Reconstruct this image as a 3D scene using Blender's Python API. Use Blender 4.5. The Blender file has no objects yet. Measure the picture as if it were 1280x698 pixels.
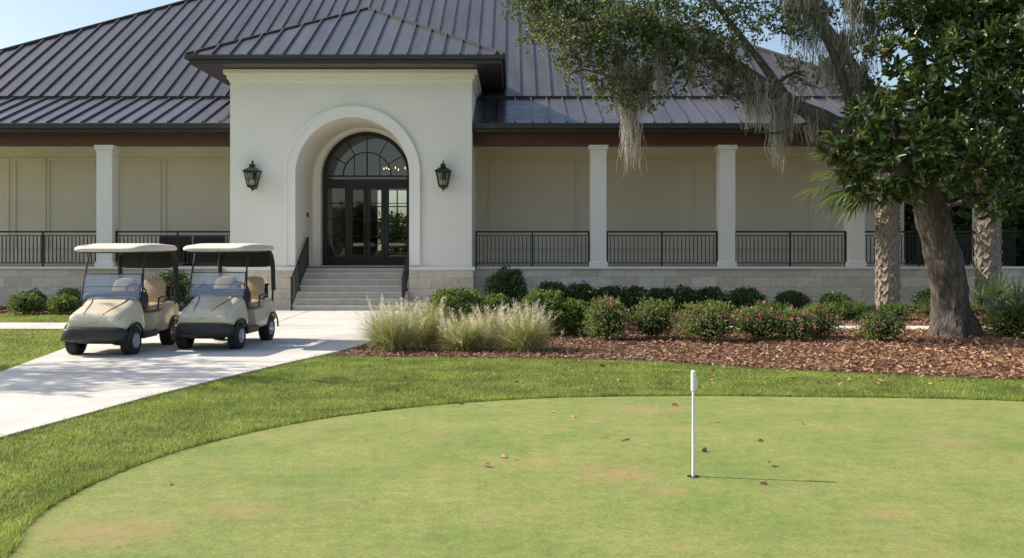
import bpy, bmesh, math, random
import numpy as np
from mathutils import Vector, noise, Matrix
random.seed(7); rng=np.random.default_rng(11)
scene=bpy.context.scene
COL=scene.collection

# ------------------------------------------------------------------ helpers
def link(o,parent=None):
    COL.objects.link(o)
    if parent: o.parent=parent
    return o
def empty(name,loc=(0,0,0),rz=0):
    o=bpy.data.objects.new(name,None); o.location=loc; o.rotation_euler=(0,0,rz); o.empty_display_size=.3
    return link(o)

class MB:
    def __init__(s): s.v=[]; s.f=[]; s.m=[]
    def add(s,vs,fs,m=0):
        b=len(s.v); s.v+= [tuple(v) for v in vs]
        for f in fs: s.f.append(tuple(i+b for i in f)); s.m.append(m)
    def box(s,x0,x1,y0,y1,z0,z1,m=0):
        s.add([(x0,y0,z0),(x1,y0,z0),(x1,y1,z0),(x0,y1,z0),(x0,y0,z1),(x1,y0,z1),(x1,y1,z1),(x0,y1,z1)],
              [(0,3,2,1),(4,5,6,7),(0,1,5,4),(1,2,6,5),(2,3,7,6),(3,0,4,7)],m)
    def tube(s,pts,rad,n=8,m=0,noisea=0,nf=1.0):
        pts=[Vector(p) for p in pts]
        if not hasattr(rad,'__len__'): rad=[rad]*len(pts)
        vs=[];fs=[]
        ref=None
        for i,p in enumerate(pts):
            d=(pts[min(i+1,len(pts)-1)]-pts[max(i-1,0)])
            if d.length<1e-6: d=Vector((0,0,1))
            d.normalize()
            if ref is None:
                ref=Vector((1,0,0)) if abs(d.x)<.8 else Vector((0,1,0))
            a=(ref-d*ref.dot(d)); a.normalize(); ref=a; b=d.cross(a)
            for k in range(n):
                t=2*math.pi*k/n
                o=a*math.cos(t)+b*math.sin(t)
                r=rad[i]
                if noisea: 
                    q=p+o*r
                    r*=1+noisea*noise.noise(Vector((q.x*nf,q.y*nf,q.z*nf*.4)))+noisea*.5*noise.noise(Vector((q.x*nf*3.1,q.y*nf*3.1,q.z*nf*.8)))
                vs.append(p+o*r)
        for i in range(len(pts)-1):
            for k in range(n):
                k2=(k+1)%n
                fs.append((i*n+k,i*n+k2,(i+1)*n+k2,(i+1)*n+k))
        fs.append(tuple(range(n))[::-1]); fs.append(tuple((len(pts)-1)*n+k for k in range(n)))
        s.add(vs,fs,m)
    def revx(s,prof,n=24,m=0,c=(0,0,0)):
        vs=[];fs=[]
        for (x,r) in prof:
            for k in range(n):
                t=2*math.pi*k/n; vs.append((c[0]+x,c[1]+r*math.cos(t),c[2]+r*math.sin(t)))
        for i in range(len(prof)-1):
            for k in range(n):
                k2=(k+1)%n; fs.append((i*n+k,i*n+k2,(i+1)*n+k2,(i+1)*n+k))
        s.add(vs,fs,m)
    def revz(s,prof,n=24,m=0,c=(0,0,0)):
        vs=[];fs=[]
        for (z,r) in prof:
            for k in range(n):
                t=2*math.pi*(k+.5)/n; vs.append((c[0]+r*math.cos(t),c[1]+r*math.sin(t),c[2]+z))
        for i in range(len(prof)-1):
            for k in range(n):
                k2=(k+1)%n; fs.append((i*n+k,i*n+k2,(i+1)*n+k2,(i+1)*n+k))
        s.add(vs,fs,m)
    def loft(s,secs,n=28,m=0,e=5):
        vs=[];fs=[]
        for (y,hw,zb,zt,tp) in secs:
            zc=(zb+zt)/2; hh=(zt-zb)/2
            for k in range(n):
                t=2*math.pi*k/n; c=math.cos(t); q=math.sin(t)
                z=zc+hh*math.copysign(abs(q)**(2/e),q)
                x=hw*math.copysign(abs(c)**(2/e),c)*(1-tp*(z-zb)/(zt-zb))
                vs.append((x,y,z))
        for i in range(len(secs)-1):
            for k in range(n):
                k2=(k+1)%n; fs.append((i*n+k,i*n+k2,(i+1)*n+k2,(i+1)*n+k))
        fs.append(tuple(range(n))[::-1]); fs.append(tuple((len(secs)-1)*n+k for k in range(n)))
        s.add(vs,fs,m)
    def build(s,name,mats,parent=None,bevel=0,smooth=False,seg=2,fix=True):
        me=bpy.data.meshes.new(name); me.from_pydata(s.v,[],s.f)
        if not isinstance(mats,(list,tuple)): mats=[mats]
        for m in mats: me.materials.append(m)
        me.polygons.foreach_set('material_index',s.m)
        if fix:
            bm=bmesh.new(); bm.from_mesh(me); bmesh.ops.recalc_face_normals(bm,faces=bm.faces); bm.to_mesh(me); bm.free()
        if smooth: 
            me.polygons.foreach_set('use_smooth',[True]*len(me.polygons))
        o=bpy.data.objects.new(name,me); link(o,parent)
        if bevel:
            b=o.modifiers.new('b','BEVEL'); b.width=bevel; b.segments=seg; b.limit_method='ANGLE'; b.angle_limit=math.radians(40)
        if smooth:
            try: me.set_sharp_from_angle(angle=math.radians(40))
            except Exception: pass
        return o

def np_mesh(name,V,F,mats,parent=None):
    me=bpy.data.meshes.new(name)
    V=np.asarray(V,dtype=np.float32); F=np.asarray(F,dtype=np.int32)
    k,c=F.shape
    me.vertices.add(len(V)); me.vertices.foreach_set('co',V.ravel())
    me.loops.add(k*c); me.loops.foreach_set('vertex_index',F.ravel())
    me.polygons.add(k); me.polygons.foreach_set('loop_start',np.arange(0,k*c,c,dtype=np.int32))
    me.polygons.foreach_set('loop_total',np.full(k,c,dtype=np.int32))
    if not isinstance(mats,(list,tuple)): mats=[mats]
    for m in mats: me.materials.append(m)
    me.update(calc_edges=True)
    o=bpy.data.objects.new(name,me); return link(o,parent)

def nrm(a): return a/np.maximum(np.linalg.norm(a,axis=1,keepdims=True),1e-6)
def rdir(n): return nrm(rng.normal(size=(n,3)))

def leaf_geo(P,U,L,W,fold=.25):
    n=len(P); R=rdir(n); S=nrm(np.cross(U,R)); N=np.cross(U,S)
    L=L[:,None]; W=W[:,None]
    b=P; t=P+U*L-N*L*.12
    l1=P+U*L*.35+S*W*.5+N*W*fold; r1=P+U*L*.35-S*W*.5+N*W*fold
    l2=P+U*L*.75+S*W*.36+N*(W*fold-L*.05); r2=P+U*L*.75-S*W*.36+N*(W*fold-L*.05)
    V=np.stack([b,l1,l2,t,r2,r1],axis=1).reshape(-1,3)
    i=np.arange(n)[:,None]*6
    F=np.concatenate([i+np.array([[0,3,2,1]]),i+np.array([[0,5,4,3]])],axis=0)
    return V,F

def cluster_leaves(clusters,dens,leafL,leafW,perTwig=14,twig=.28,up=.25,flat=.8):
    Ps=[];Us=[]
    for c in clusters:
        x,y,z,r=c[:4]
        n=int(dens*r*r*4)+3
        d=rdir(n); rad=r*(rng.random(n)**.45)[:,None]
        lump=np.array([1+.55*noise.noise(Vector(v)*1.7+Vector((x,y,z))) for v in d])[:,None]
        o=np.array([[x,y,z]])+d*rad*lump*np.array([[1.1,1.1,flat]])
        td=nrm(d*.8+rdir(n)*.8+np.array([[0,0,up]]))
        t=rng.random((n,perTwig,1))
        p=o[:,None,:]+td[:,None,:]*t*twig+rng.normal(size=(n,perTwig,3))*twig*.10
        u=td[:,None,:]*.6+rng.normal(size=(n,perTwig,3))*.6
        Ps.append(p.reshape(-1,3)); Us.append(nrm(u.reshape(-1,3)))
    P=np.concatenate(Ps);U=np.concatenate(Us); n=len(P)
    L=leafL*(.7+.6*rng.random(n)); W=leafW*(.7+.6*rng.random(n))
    return leaf_geo(P,U,L,W)

def inpoly(P,poly):
    poly=np.asarray(poly); x,y=P[:,0],P[:,1]; r=np.zeros(len(P),bool); n=len(poly)
    j=n-1
    for i in range(n):
        xi,yi=poly[i];xj,yj=poly[j]
        c=((yi>y)!=(yj>y))&(x<(xj-xi)*(y-yi)/(yj-yi+1e-12)+xi)
        r^=c; j=i
    return r
def smooth_closed(pts,k=8):
    out=[];n=len(pts)
    for i in range(n):
        p0,p1,p2,p3=[np.array(pts[(i+j-1)%n],float) for j in range(4)]
        for s in range(k):
            t=s/k
            out.append(tuple(.5*((2*p1)+(-p0+p2)*t+(2*p0-5*p1+4*p2-p3)*t*t+(-p0+3*p1-3*p2+p3)*t**3)))
    return out
def smooth_open(pts,k=5):
    out=[];n=len(pts)
    for i in range(n-1):
        p0=np.array(pts[max(i-1,0)],float);p1=np.array(pts[i],float);p2=np.array(pts[i+1],float);p3=np.array(pts[min(i+2,n-1)],float)
        for s in range(k):
            t=s/k
            out.append(tuple(.5*((2*p1)+(-p0+p2)*t+(2*p0-5*p1+4*p2-p3)*t*t+(-p0+3*p1-3*p2+p3)*t**3)))
    out.append(tuple(pts[-1])); return out

# ------------------------------------------------------------------ materials
def newmat(name):
    m=bpy.data.materials.new(name); m.use_nodes=True
    nt=m.node_tree; nt.nodes.clear()
    out=nt.nodes.new('ShaderNodeOutputMaterial')
    return m,nt,out
def N(nt,t,**k):
    n=nt.nodes.new(t)
    for a,b in k.items(): setattr(n,a,b)
    return n
def ramp(nt,stops):
    r=N(nt,'ShaderNodeValToRGB'); e=r.color_ramp.elements
    while len(e)<len(stops): e.new(.5)
    for i,(p,c) in enumerate(stops): e[i].position=p; e[i].color=(*c,1)
    return r
def tex(nt,scale,detail=4,rough=.6,kind='ShaderNodeTexNoise',vec=None):
    t=N(nt,kind); t.inputs['Scale'].default_value=scale
    if kind=='ShaderNodeTexNoise':
        t.inputs['Detail'].default_value=detail; t.inputs['Roughness'].default_value=rough
    if vec is None:
        tc=N(nt,'ShaderNodeTexCoord'); vec=tc.outputs['Object']
    nt.links.new(vec,t.inputs['Vector'])
    return t
def mk(name,c1,c2=None,scale=3,rough=.8,metal=0,bump=0,bscale=40,bdist=.01,coat=0,spec=.5,c3=None,s3=.4,zst=None):
    m,nt,out=newmat(name); L=nt.links
    p=N(nt,'ShaderNodeBsdfPrincipled'); L.new(p.outputs[0],out.inputs[0])
    p.inputs['Roughness'].default_value=rough; p.inputs['Metallic'].default_value=metal
    p.inputs['Specular IOR Level'].default_value=spec; p.inputs['Coat Weight'].default_value=coat
    vec=None
    if zst:
        tc=N(nt,'ShaderNodeTexCoord'); mp=N(nt,'ShaderNodeMapping'); mp.inputs['Scale'].default_value=zst
        L.new(tc.outputs['Object'],mp.inputs['Vector']); vec=mp.outputs[0]
    if c2 is None: p.inputs['Base Color'].default_value=(*c1,1)
    else:
        t=tex(nt,scale,5,.65,vec=vec); r=ramp(nt,[(.3,c1),(.7,c2)]); L.new(t.outputs['Fac'],r.inputs[0])
        col=r.outputs[0]
        if c3 is not None:
            t3=tex(nt,s3,4,.6); r3=ramp(nt,[(.48,(0,0,0)),(.68,(1,1,1))]); L.new(t3.outputs['Fac'],r3.inputs[0])
            mx=N(nt,'ShaderNodeMix',data_type='RGBA'); L.new(r3.outputs[0],mx.inputs[0]); L.new(col,mx.inputs[6]); mx.inputs[7].default_value=(*c3,1)
            col=mx.outputs[2]
        L.new(col,p.inputs['Base Color'])
    if bump:
        t=tex(nt,bscale,4,.7,vec=vec); b=N(nt,'ShaderNodeBump'); b.inputs['Strength'].default_value=bump; b.inputs['Distance'].default_value=bdist
        L.new(t.outputs['Fac'],b.inputs['Height']); L.new(b.outputs[0],p.inputs['Normal'])
    return m
def leafmat(name,stops,rough=.45,trans=.3,spec=.5,nscale=0,ndark=.6,dry=None):
    m,nt,out=newmat(name); L=nt.links
    g=N(nt,'ShaderNodeNewGeometry'); r=ramp(nt,stops); L.new(g.outputs['Random Per Island'],r.inputs[0])
    col=r.outputs[0]
    if nscale:
        t=tex(nt,nscale,5,.7); rr=ramp(nt,[(.35,(ndark,)*3),(.65,(1.18,1.15,1.1))]); L.new(t.outputs['Fac'],rr.inputs[0])
        mx=N(nt,'ShaderNodeMix',data_type='RGBA',blend_type='MULTIPLY'); mx.inputs[0].default_value=1
        L.new(col,mx.inputs[6]); L.new(rr.outputs[0],mx.inputs[7]); col=mx.outputs[2]
    if dry:
        t=tex(nt,.7,7,.75); rr=ramp(nt,[(.50,(0,0,0)),(.68,(.65,)*3)]); L.new(t.outputs['Fac'],rr.inputs[0])
        mx=N(nt,'ShaderNodeMix',data_type='RGBA'); L.new(rr.outputs[0],mx.inputs[0]); L.new(col,mx.inputs[6]); mx.inputs[7].default_value=(*dry,1); col=mx.outputs[2]
    p=N(nt,'ShaderNodeBsdfPrincipled'); p.inputs['Roughness'].default_value=rough; p.inputs['Specular IOR Level'].default_value=spec
    L.new(col,p.inputs['Base Color'])
    tr=N(nt,'ShaderNodeBsdfTranslucent'); 
    hs=N(nt,'ShaderNodeHueSaturation'); hs.inputs['Value'].default_value=1.6; hs.inputs['Hue'].default_value=.485; L.new(col,hs.inputs['Color']); L.new(hs.outputs[0],tr.inputs[0])
    mi=N(nt,'ShaderNodeMixShader'); mi.inputs[0].default_value=trans
    L.new(p.outputs[0],mi.inputs[1]); L.new(tr.outputs[0],mi.inputs[2]); L.new(mi.outputs[0],out.inputs[0])
    return m

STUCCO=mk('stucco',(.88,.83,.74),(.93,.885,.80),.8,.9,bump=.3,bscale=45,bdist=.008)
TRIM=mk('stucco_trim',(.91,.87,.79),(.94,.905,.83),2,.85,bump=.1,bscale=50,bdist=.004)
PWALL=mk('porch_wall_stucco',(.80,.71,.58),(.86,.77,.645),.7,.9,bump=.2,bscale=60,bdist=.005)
DARKFRAME=mk('bronze_frame',(.014,.012,.011),(.024,.02,.018),6,.4,spec=.4)
FASCIA=mk('bronze_fascia',(.035,.027,.024),(.05,.04,.035),4,.4)
BEAM=mk('stained_beam',(.07,.032,.02),(.14,.062,.036),5,.5,bump=.2,bscale=25,zst=(1,8,8))
BLACK=mk('black_metal',(.012,.012,.012),(.02,.02,.02),8,.45)
STEPS=mk('step_stone',(.58,.52,.42),(.74,.67,.56),5,.85,bump=.3,bscale=80,bdist=.005)
CONC=mk('concrete',(.58,.545,.485),(.69,.655,.59),2.2,.85,bump=.3,bscale=110,bdist=.004,c3=(.50,.465,.41),s3=.5)
JOINT=mk('joint',(.2,.19,.17),None)
FLOOR=mk('porch_floor',(.55,.49,.41),(.63,.57,.49),3,.7)

def roofmat():
    m,nt,out=newmat('standing_seam_metal'); L=nt.links
    p=N(nt,'ShaderNodeBsdfPrincipled'); L.new(p.outputs[0],out.inputs[0])
    tc=N(nt,'ShaderNodeTexCoord'); mp=N(nt,'ShaderNodeMapping'); mp.inputs['Scale'].default_value=(2.0,.25,.25); L.new(tc.outputs['Object'],mp.inputs[0])
    t=tex(nt,1,4,.6,vec=mp.outputs[0]); r=ramp(nt,[(.3,(.105,.094,.090)),(.7,(.165,.148,.142))]); L.new(t.outputs['Fac'],r.inputs[0]); L.new(r.outputs[0],p.inputs['Base Color'])
    t2=tex(nt,2,3,.6); r2=ramp(nt,[(.3,(.22,)*3),(.7,(.36,)*3)]); L.new(t2.outputs['Fac'],r2.inputs[0]); L.new(r2.outputs[0],p.inputs['Roughness'])
    p.inputs['Metallic'].default_value=.4
    t3=tex(nt,1.2,3,.5); bp=N(nt,'ShaderNodeBump'); bp.inputs['Strength'].default_value=.25; bp.inputs['Distance'].default_value=.02; L.new(t3.outputs['Fac'],bp.inputs['Height']); L.new(bp.outputs[0],p.inputs['Normal'])
    return m
ROOF=roofmat()
def stonemat():
    m,nt,out=newmat('limestone_blocks'); L=nt.links
    p=N(nt,'ShaderNodeBsdfPrincipled'); L.new(p.outputs[0],out.inputs[0]); p.inputs['Roughness'].default_value=.9
    tc=N(nt,'ShaderNodeTexCoord'); sx=N(nt,'ShaderNodeSeparateXYZ'); L.new(tc.outputs['Object'],sx.inputs[0])
    ad=N(nt,'ShaderNodeMath',operation='ADD'); L.new(sx.outputs[0],ad.inputs[0]); L.new(sx.outputs[1],ad.inputs[1])
    cb=N(nt,'ShaderNodeCombineXYZ'); L.new(ad.outputs[0],cb.inputs[0]); L.new(sx.outputs[2],cb.inputs[1])
    b=N(nt,'ShaderNodeTexBrick'); L.new(cb.outputs[0],b.inputs['Vector'])
    b.inputs['Scale'].default_value=1; b.inputs['Brick Width'].default_value=.78; b.inputs['Row Height'].default_value=.3
    b.inputs['Mortar Size'].default_value=.008; b.inputs['Mortar Smooth'].default_value=.3
    b.inputs['Color1'].default_value=(.74,.62,.46,1); b.inputs['Color2'].default_value=(.90,.82,.68,1); b.inputs['Mortar'].default_value=(.50,.43,.34,1)
    t=tex(nt,5,6,.75); r=ramp(nt,[(.3,(.80,.78,.75)),(.7,(1.07,1.06,1.04))]); L.new(t.outputs['Fac'],r.inputs[0])
    mx=N(nt,'ShaderNodeMix',data_type='RGBA',blend_type='MULTIPLY'); mx.inputs[0].default_value=1
    L.new(b.outputs['Color'],mx.inputs[6]); L.new(r.outputs[0],mx.inputs[7]); L.new(mx.outputs[2],p.inputs['Base Color'])
    bp=N(nt,'ShaderNodeBump'); bp.inputs['Strength'].default_value=.5; bp.inputs['Distance'].default_value=.012; L.new(t.outputs['Fac'],bp.inputs['Height']); L.new(bp.outputs[0],p.inputs['Normal'])
    return m
STONE=stonemat()
def glassmat(name,tint,ref,rough=.02):
    m,nt,out=newmat(name); L=nt.links
    a=N(nt,'ShaderNodeBsdfTransparent'); a.inputs[0].default_value=(*tint,1)
    g=N(nt,'ShaderNodeBsdfGlossy'); g.inputs['Roughness'].default_value=rough
    f=N(nt,'ShaderNodeFresnel'); f.inputs[0].default_value=1.5
    ad=N(nt,'ShaderNodeMath',operation='ADD'); ad.inputs[1].default_value=ref; L.new(f.outputs[0],ad.inputs[0])
    mi=N(nt,'ShaderNodeMixShader'); L.new(ad.outputs[0],mi.inputs[0]); L.new(a.outputs[0],mi.inputs[1]); L.new(g.outputs[0],mi.inputs[2]); L.new(mi.outputs[0],out.inputs[0])
    return m
GLASS=glassmat('window_glass',(.65,.72,.72),.10)
ACRYL=glassmat('acrylic',(.88,.9,.89),.14,.18)
LGLASS=glassmat('lantern_glass',(.8,.8,.75),.05,.1)

# ------------------------------------------------------------------ camera, light, sky
cam=bpy.data.cameras.new('camera'); co=bpy.data.objects.new('camera',cam); link(co)
co.location=(0,0,1.9); co.rotation_euler=(math.radians(90),0,0)
cam.lens=35; cam.sensor_width=36; cam.shift_y=-45/1280; cam.clip_end=5000
scene.camera=co
EL=math.radians(38); 
hx,hy=-.9857,.1687
sv=Vector((hx*math.cos(EL),hy*math.cos(EL),math.sin(EL)))
sun=bpy.data.lights.new('sun','SUN'); sun.energy=6.0; sun.angle=math.radians(.45); sun.color=(1,.935,.82)
so=bpy.data.objects.new('sun',sun); so.rotation_euler=sv.to_track_quat('Z','Y').to_euler(); so.location=(-20,5,25); link(so)
w=bpy.data.worlds.new('World'); scene.world=w; w.use_nodes=True; nt=w.node_tree
bg=nt.nodes['Background']; st=nt.nodes.new('ShaderNodeTexSky'); st.sky_type='NISHITA'; st.sun_disc=False
st.sun_elevation=EL; st.sun_rotation=math.atan2(hx,hy); st.air_density=1.0; st.dust_density=2.0; st.ozone_density=.8
nt.links.new(st.outputs[0],bg.inputs[0]); bg.inputs[1].default_value=.185
scene.view_settings.view_transform='Standard'; scene.view_settings.look='None'; scene.view_settings.exposure=0

# ------------------------------------------------------------------ ground
LAWN=mk('lawn_ground',(.12,.165,.035),(.20,.245,.06),1.3,.95,bump=.6,bscale=160,bdist=.02)
def greenmat():
    m,nt,out=newmat('putting_turf'); L=nt.links
    p=N(nt,'ShaderNodeBsdfPrincipled'); L.new(p.outputs[0],out.inputs[0]); p.inputs['Roughness'].default_value=.9; p.inputs['Specular IOR Level'].default_value=.2
    a=tex(nt,42,7,.95); ra=ramp(nt,[(.30,(.10,.15,.03)),(.5,(.26,.295,.085)),(.70,(.47,.47,.20))]); L.new(a.outputs['Fac'],ra.inputs[0])
    def mul(c,sc,lo,hi,d=6,ro=.65,a0=.3,a1=.7):
        b=tex(nt,sc,d,ro); rb=ramp(nt,[(a0,lo),(a1,hi)]); L.new(b.outputs['Fac'],rb.inputs[0])
        m1=N(nt,'ShaderNodeMix',data_type='RGBA',blend_type='MULTIPLY'); m1.inputs[0].default_value=1; L.new(c,m1.inputs[6]); L.new(rb.outputs[0],m1.inputs[7]); return m1.outputs[2]
    c=mul(ra.outputs[0],.9,(.72,.86,.70),(1.20,1.08,1.18))
    c=mul(c,7,(.78,.82,.76),(1.16,1.13,1.16),5,.75)
    def patch(c,sc,lo,hi,mx,col,d=9,ro=.75):
        k=tex(nt,sc,d,ro); rc=ramp(nt,[(lo,(0,0,0)),(hi,(mx,)*3)]); L.new(k.outputs['Fac'],rc.inputs[0])
        m2=N(nt,'ShaderNodeMix',data_type='RGBA'); L.new(rc.outputs[0],m2.inputs[0]); L.new(c,m2.inputs[6]); m2.inputs[7].default_value=(*col,1); return m2.outputs[2]
    c=patch(c,.55,.54,.70,.6,(.38,.32,.13)); c=patch(c,2.3,.58,.70,.7,(.40,.27,.13))
    tc=N(nt,'ShaderNodeTexCoord'); wn=tex(nt,6,8,.85)
    for (sx,sy,rx,ry,am) in((.85,10.6,.14,.14,1.5),(.85,8.15,.42,.5,1.0),(1.2,7.6,.16,.12,1.5),(-2.6,6.5,.5,.4,.9),(1.5,11.3,.8,.35,.7),(-1.9,7.0,.4,.3,.7),(.3,8.6,.2,.15,.8),(2.6,7.0,.25,.2,.8),(4.2,9.5,.5,.35,.6),(-.6,9.7,.3,.2,.6),(3.2,11.2,.4,.2,.6)):
        mp=N(nt,'ShaderNodeMapping'); mp.vector_type='POINT'; mp.inputs['Location'].default_value=(-sx/rx,-sy/ry,0); mp.inputs['Scale'].default_value=(1/rx,1/ry,0)
        L.new(tc.outputs['Object'],mp.inputs[0]); ln=N(nt,'ShaderNodeVectorMath',operation='LENGTH'); L.new(mp.outputs[0],ln.inputs[0])
        s1=N(nt,'ShaderNodeMath',operation='MULTIPLY_ADD'); s1.inputs[1].default_value=6.0; s1.inputs[2].default_value=-2.1; L.new(wn.outputs['Fac'],s1.inputs[0])
        s2=N(nt,'ShaderNodeMath',operation='SUBTRACT'); L.new(s1.outputs[0],s2.inputs[0]); L.new(ln.outputs['Value'],s2.inputs[1])
        s3=N(nt,'ShaderNodeMath',operation='MULTIPLY',use_clamp=True); s3.inputs[1].default_value=am; L.new(s2.outputs[0],s3.inputs[0])
        s4=N(nt,'ShaderNodeMath',operation='MULTIPLY'); s4.inputs[1].default_value=.8; L.new(s3.outputs[0],s4.inputs[0])
        m2=N(nt,'ShaderNodeMix',data_type='RGBA'); L.new(s4.outputs[0],m2.inputs[0]); L.new(c,m2.inputs[6]); m2.inputs[7].default_value=(.43,.27,.145,1); c=m2.outputs[2]
    L.new(c,p.inputs['Base Color'])
    bt=tex(nt,80,5,.85); bp=N(nt,'ShaderNodeBump'); bp.inputs['Strength'].default_value=.7; bp.inputs['Distance'].default_value=.012; L.new(bt.outputs['Fac'],bp.inputs['Height']); L.new(bp.outputs[0],p.inputs['Normal'])
    return m
TURF=greenmat()
MULCH=mk('mulch_ground',(.07,.035,.022),(.18,.10,.064),14,.95,bump=.9,bscale=45,bdist=.03)

def sheet(name,poly,z,mat,edge=None):
    me=bpy.data.meshes.new(name); 
    bm=bmesh.new(); vs=[bm.verts.new((p[0],p[1],z)) for p in poly]; es=[bm.edges.new((vs[i],vs[(i+1)%len(vs)])) for i in range(len(vs))]
    bmesh.ops.triangle_fill(bm,edges=es,use_beauty=True)
    for f in bm.faces:
        if f.normal.z<0: f.normal_flip()
    if edge:
        r=bmesh.ops.extrude_edge_only(bm,edges=es); 
        for v in r['geom']:
            if isinstance(v,bmesh.types.BMVert): v.co.z=z-edge
    bm.to_mesh(me); bm.free(); me.materials.append(mat)
    return link(bpy.data.objects.new(name,me))
sheet('ground',[(-1500,-1500),(1500,-1500),(1500,2500),(-1500,2500)],0,LAWN)
green=smooth_closed([(-3.04,6.0),(-3.25,6.73),(-3.30,7.6),(-3.11,8.79),(-2.68,9.81),(-2.06,10.7),(-1.28,11.37),(-.38,11.88),(.59,12.19),(1.58,12.3),(2.6,12.32),(3.54,12.25),(4.5,12.19),(5.43,12.06),(6.3,11.8),(8.2,10.8),(9.6,8.5),(9.4,4),(7.5,0.5),(4,-1.2),(0.5,-.8),(-1.8,1.5),(-2.7,4.2)],6)
sheet('putting_green',green,.006,TURF)
path_poly=[(-5.6,4.5),(-5.2,7.6),(-4.94,9.61),(-4.70,10.8),(-4.45,12.1),(-4.1,13.5),(-3.6,15.3),(-3.1,16.9),(-2.7,18.3),(-2.45,20),(-2.3,23),(-2.1,25.5),(-1.9,28.55),(-9.2,28.55),(-9.1,25),(-8.9,23.4),(-30,23.4),(-30,21.7),(-8.7,21.7),(-8.3,20),(-8.0,18),(-7.75,16.4),(-7.45,14.6),(-7.4,12),(-7.6,9),(-8.2,4.5)]
sheet('cart_path',path_poly,.03,CONC,edge=.05)
bed=[(-3.0,16.7),(-2.1,16.45),(-1.06,16.4),(.79,16.25),(2.0,15.95),(2.9,15.45),(3.8,14.95),(4.69,14.6),(5.88,14.1),(7.07,13.7),(9,13.3),(14,13),(22,13),(22,29.5),(-1.2,29.5),(-1.95,28.5),(-2.15,25.5),(-2.35,23),(-2.5,20),(-2.75,18.3)]
sheet('mulch_bed',bed,.012,MULCH)
bedL=[(-25,26.6),(-16,26.4),(-12,26.6),(-10,26.2),(-9.25,26.4),(-9.25,28.5),(-8.1,28.5),(-8.1,29.5),(-25,29.5)]
sheet('mulch_bed',bedL,.012,MULCH)
walk=[(4.6,21.7),(6,21.6),(9,21.5),(14,21.3),(22,21.3),(22,22.3),(14,22.3),(9,22.5),(6,22.5),(4.6,22.4)]
sheet('garden_walk',walk,.03,CONC,edge=.03)
mb=MB()
for (a,b) in [((-7.45,12.6),(-4.35,12.9)),((-7.6,15.6),(-3.5,15.7)),((-8.1,18.6),(-2.68,18.6)),((-8.8,21.7),(-2.42,21.7)),((-9.0,24.6),(-2.2,24.6)),((-7.5,9.6),(-4.95,9.7)),((-5.5,18.6),(-5.6,28.5))]:
    a=Vector((*a,0));b=Vector((*b,0));d=(b-a).normalized();n=Vector((-d.y,d.x,0))*.008
    mb.add([(a-n)+Vector((0,0,.034)),(b-n)+Vector((0,0,.034)),(b+n)+Vector((0,0,.034)),(a+n)+Vector((0,0,.034))],[(0,1,2,3)])
mb.build('path_joint',JOINT,fix=False)

# grass blades
GRASS=leafmat('grass_blade',[(0,(.12,.20,.03)),(.45,(.22,.305,.055)),(.85,(.33,.41,.095)),(1,(.54,.49,.24))],.55,.35,.25,nscale=1.3,ndark=.62,dry=(.38,.39,.12))
def blades(excl,bbox,dens,h,wd):
    x0,x1,y0,y1=bbox; n=int((x1-x0)*(y1-y0)*dens)
    P=np.stack([rng.uniform(x0,x1,n),rng.uniform(y0,y1,n)],1)
    k=np.ones(n,bool)
    for e in excl: k&=~inpoly(P,e)
    P=P[k]; n=len(P)
    a=rng.uniform(0,2*np.pi,n); H=h*(.5+rng.random(n)); wv=wd*(.7+.6*rng.random(n))
    S=np.stack([np.cos(a),np.sin(a),np.zeros(n)],1)*wv[:,None]*.5
    ln=rng.normal(size=(n,2))*.6
    B=np.concatenate([P,np.full((n,1),.0)],1); T=B.copy(); T[:,:2]+=ln*H[:,None]; T[:,2]+=H
    V=np.stack([B-S,B+S,T],1).reshape(-1,3); F=np.arange(n*3).reshape(-1,3)
    return V,F
ex=[green,path_poly,bed]
va,fa=blades(ex,(-5.6,9,5.2,17.2),4600,.028,.009)
vb,fb=blades(ex+[bedL],(-16,-7,11,28),1000,.035,.016)
V=np.concatenate([va,vb])
def edgeband(poly,n,h,off):
    pl=np.array(poly); nx=np.roll(pl,-1,0); L=np.linalg.norm(nx-pl,axis=1); 
    i=rng.choice(len(pl),n,p=L/L.sum()); t=rng.random((n,1)); P=pl[i]*(1-t)+nx[i]*t
    d=(nx-pl)[i]; d/=np.linalg.norm(d,axis=1,keepdims=True); nn=np.stack([-d[:,1],d[:,0]],1)
    P=P+nn*rng.uniform(off[0],off[1],(n,1)); k=(P[:,1]>4.5)&(P[:,0]>-14)&(P[:,0]<9); P=P[k]; n=len(P)
    a=rng.uniform(0,2*np.pi,n);H=h*(.5+rng.random(n)); S=np.stack([np.cos(a),np.sin(a),np.zeros(n)],1)*.004
    B=np.concatenate([P,np.zeros((n,1))],1);T=B.copy();T[:,:2]+=rng.normal(size=(n,2))*.4*H[:,None];T[:,2]+=H
    return np.stack([B-S,B+S,T],1).reshape(-1,3)
area=sum(green[i][0]*green[(i+1)%len(green)][1]-green[(i+1)%len(green)][0]*green[i][1] for i in range(len(green)))
e1=edgeband(green,30000,.05,(-.08,0) if area>0 else (0,.08))
e2=edgeband(path_poly,14000,.045,(-.03,.03))
V=np.concatenate([V,e1,e2]); F=np.arange(len(V)).reshape(-1,3)
np_mesh('grass',V,F,GRASS)

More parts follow.
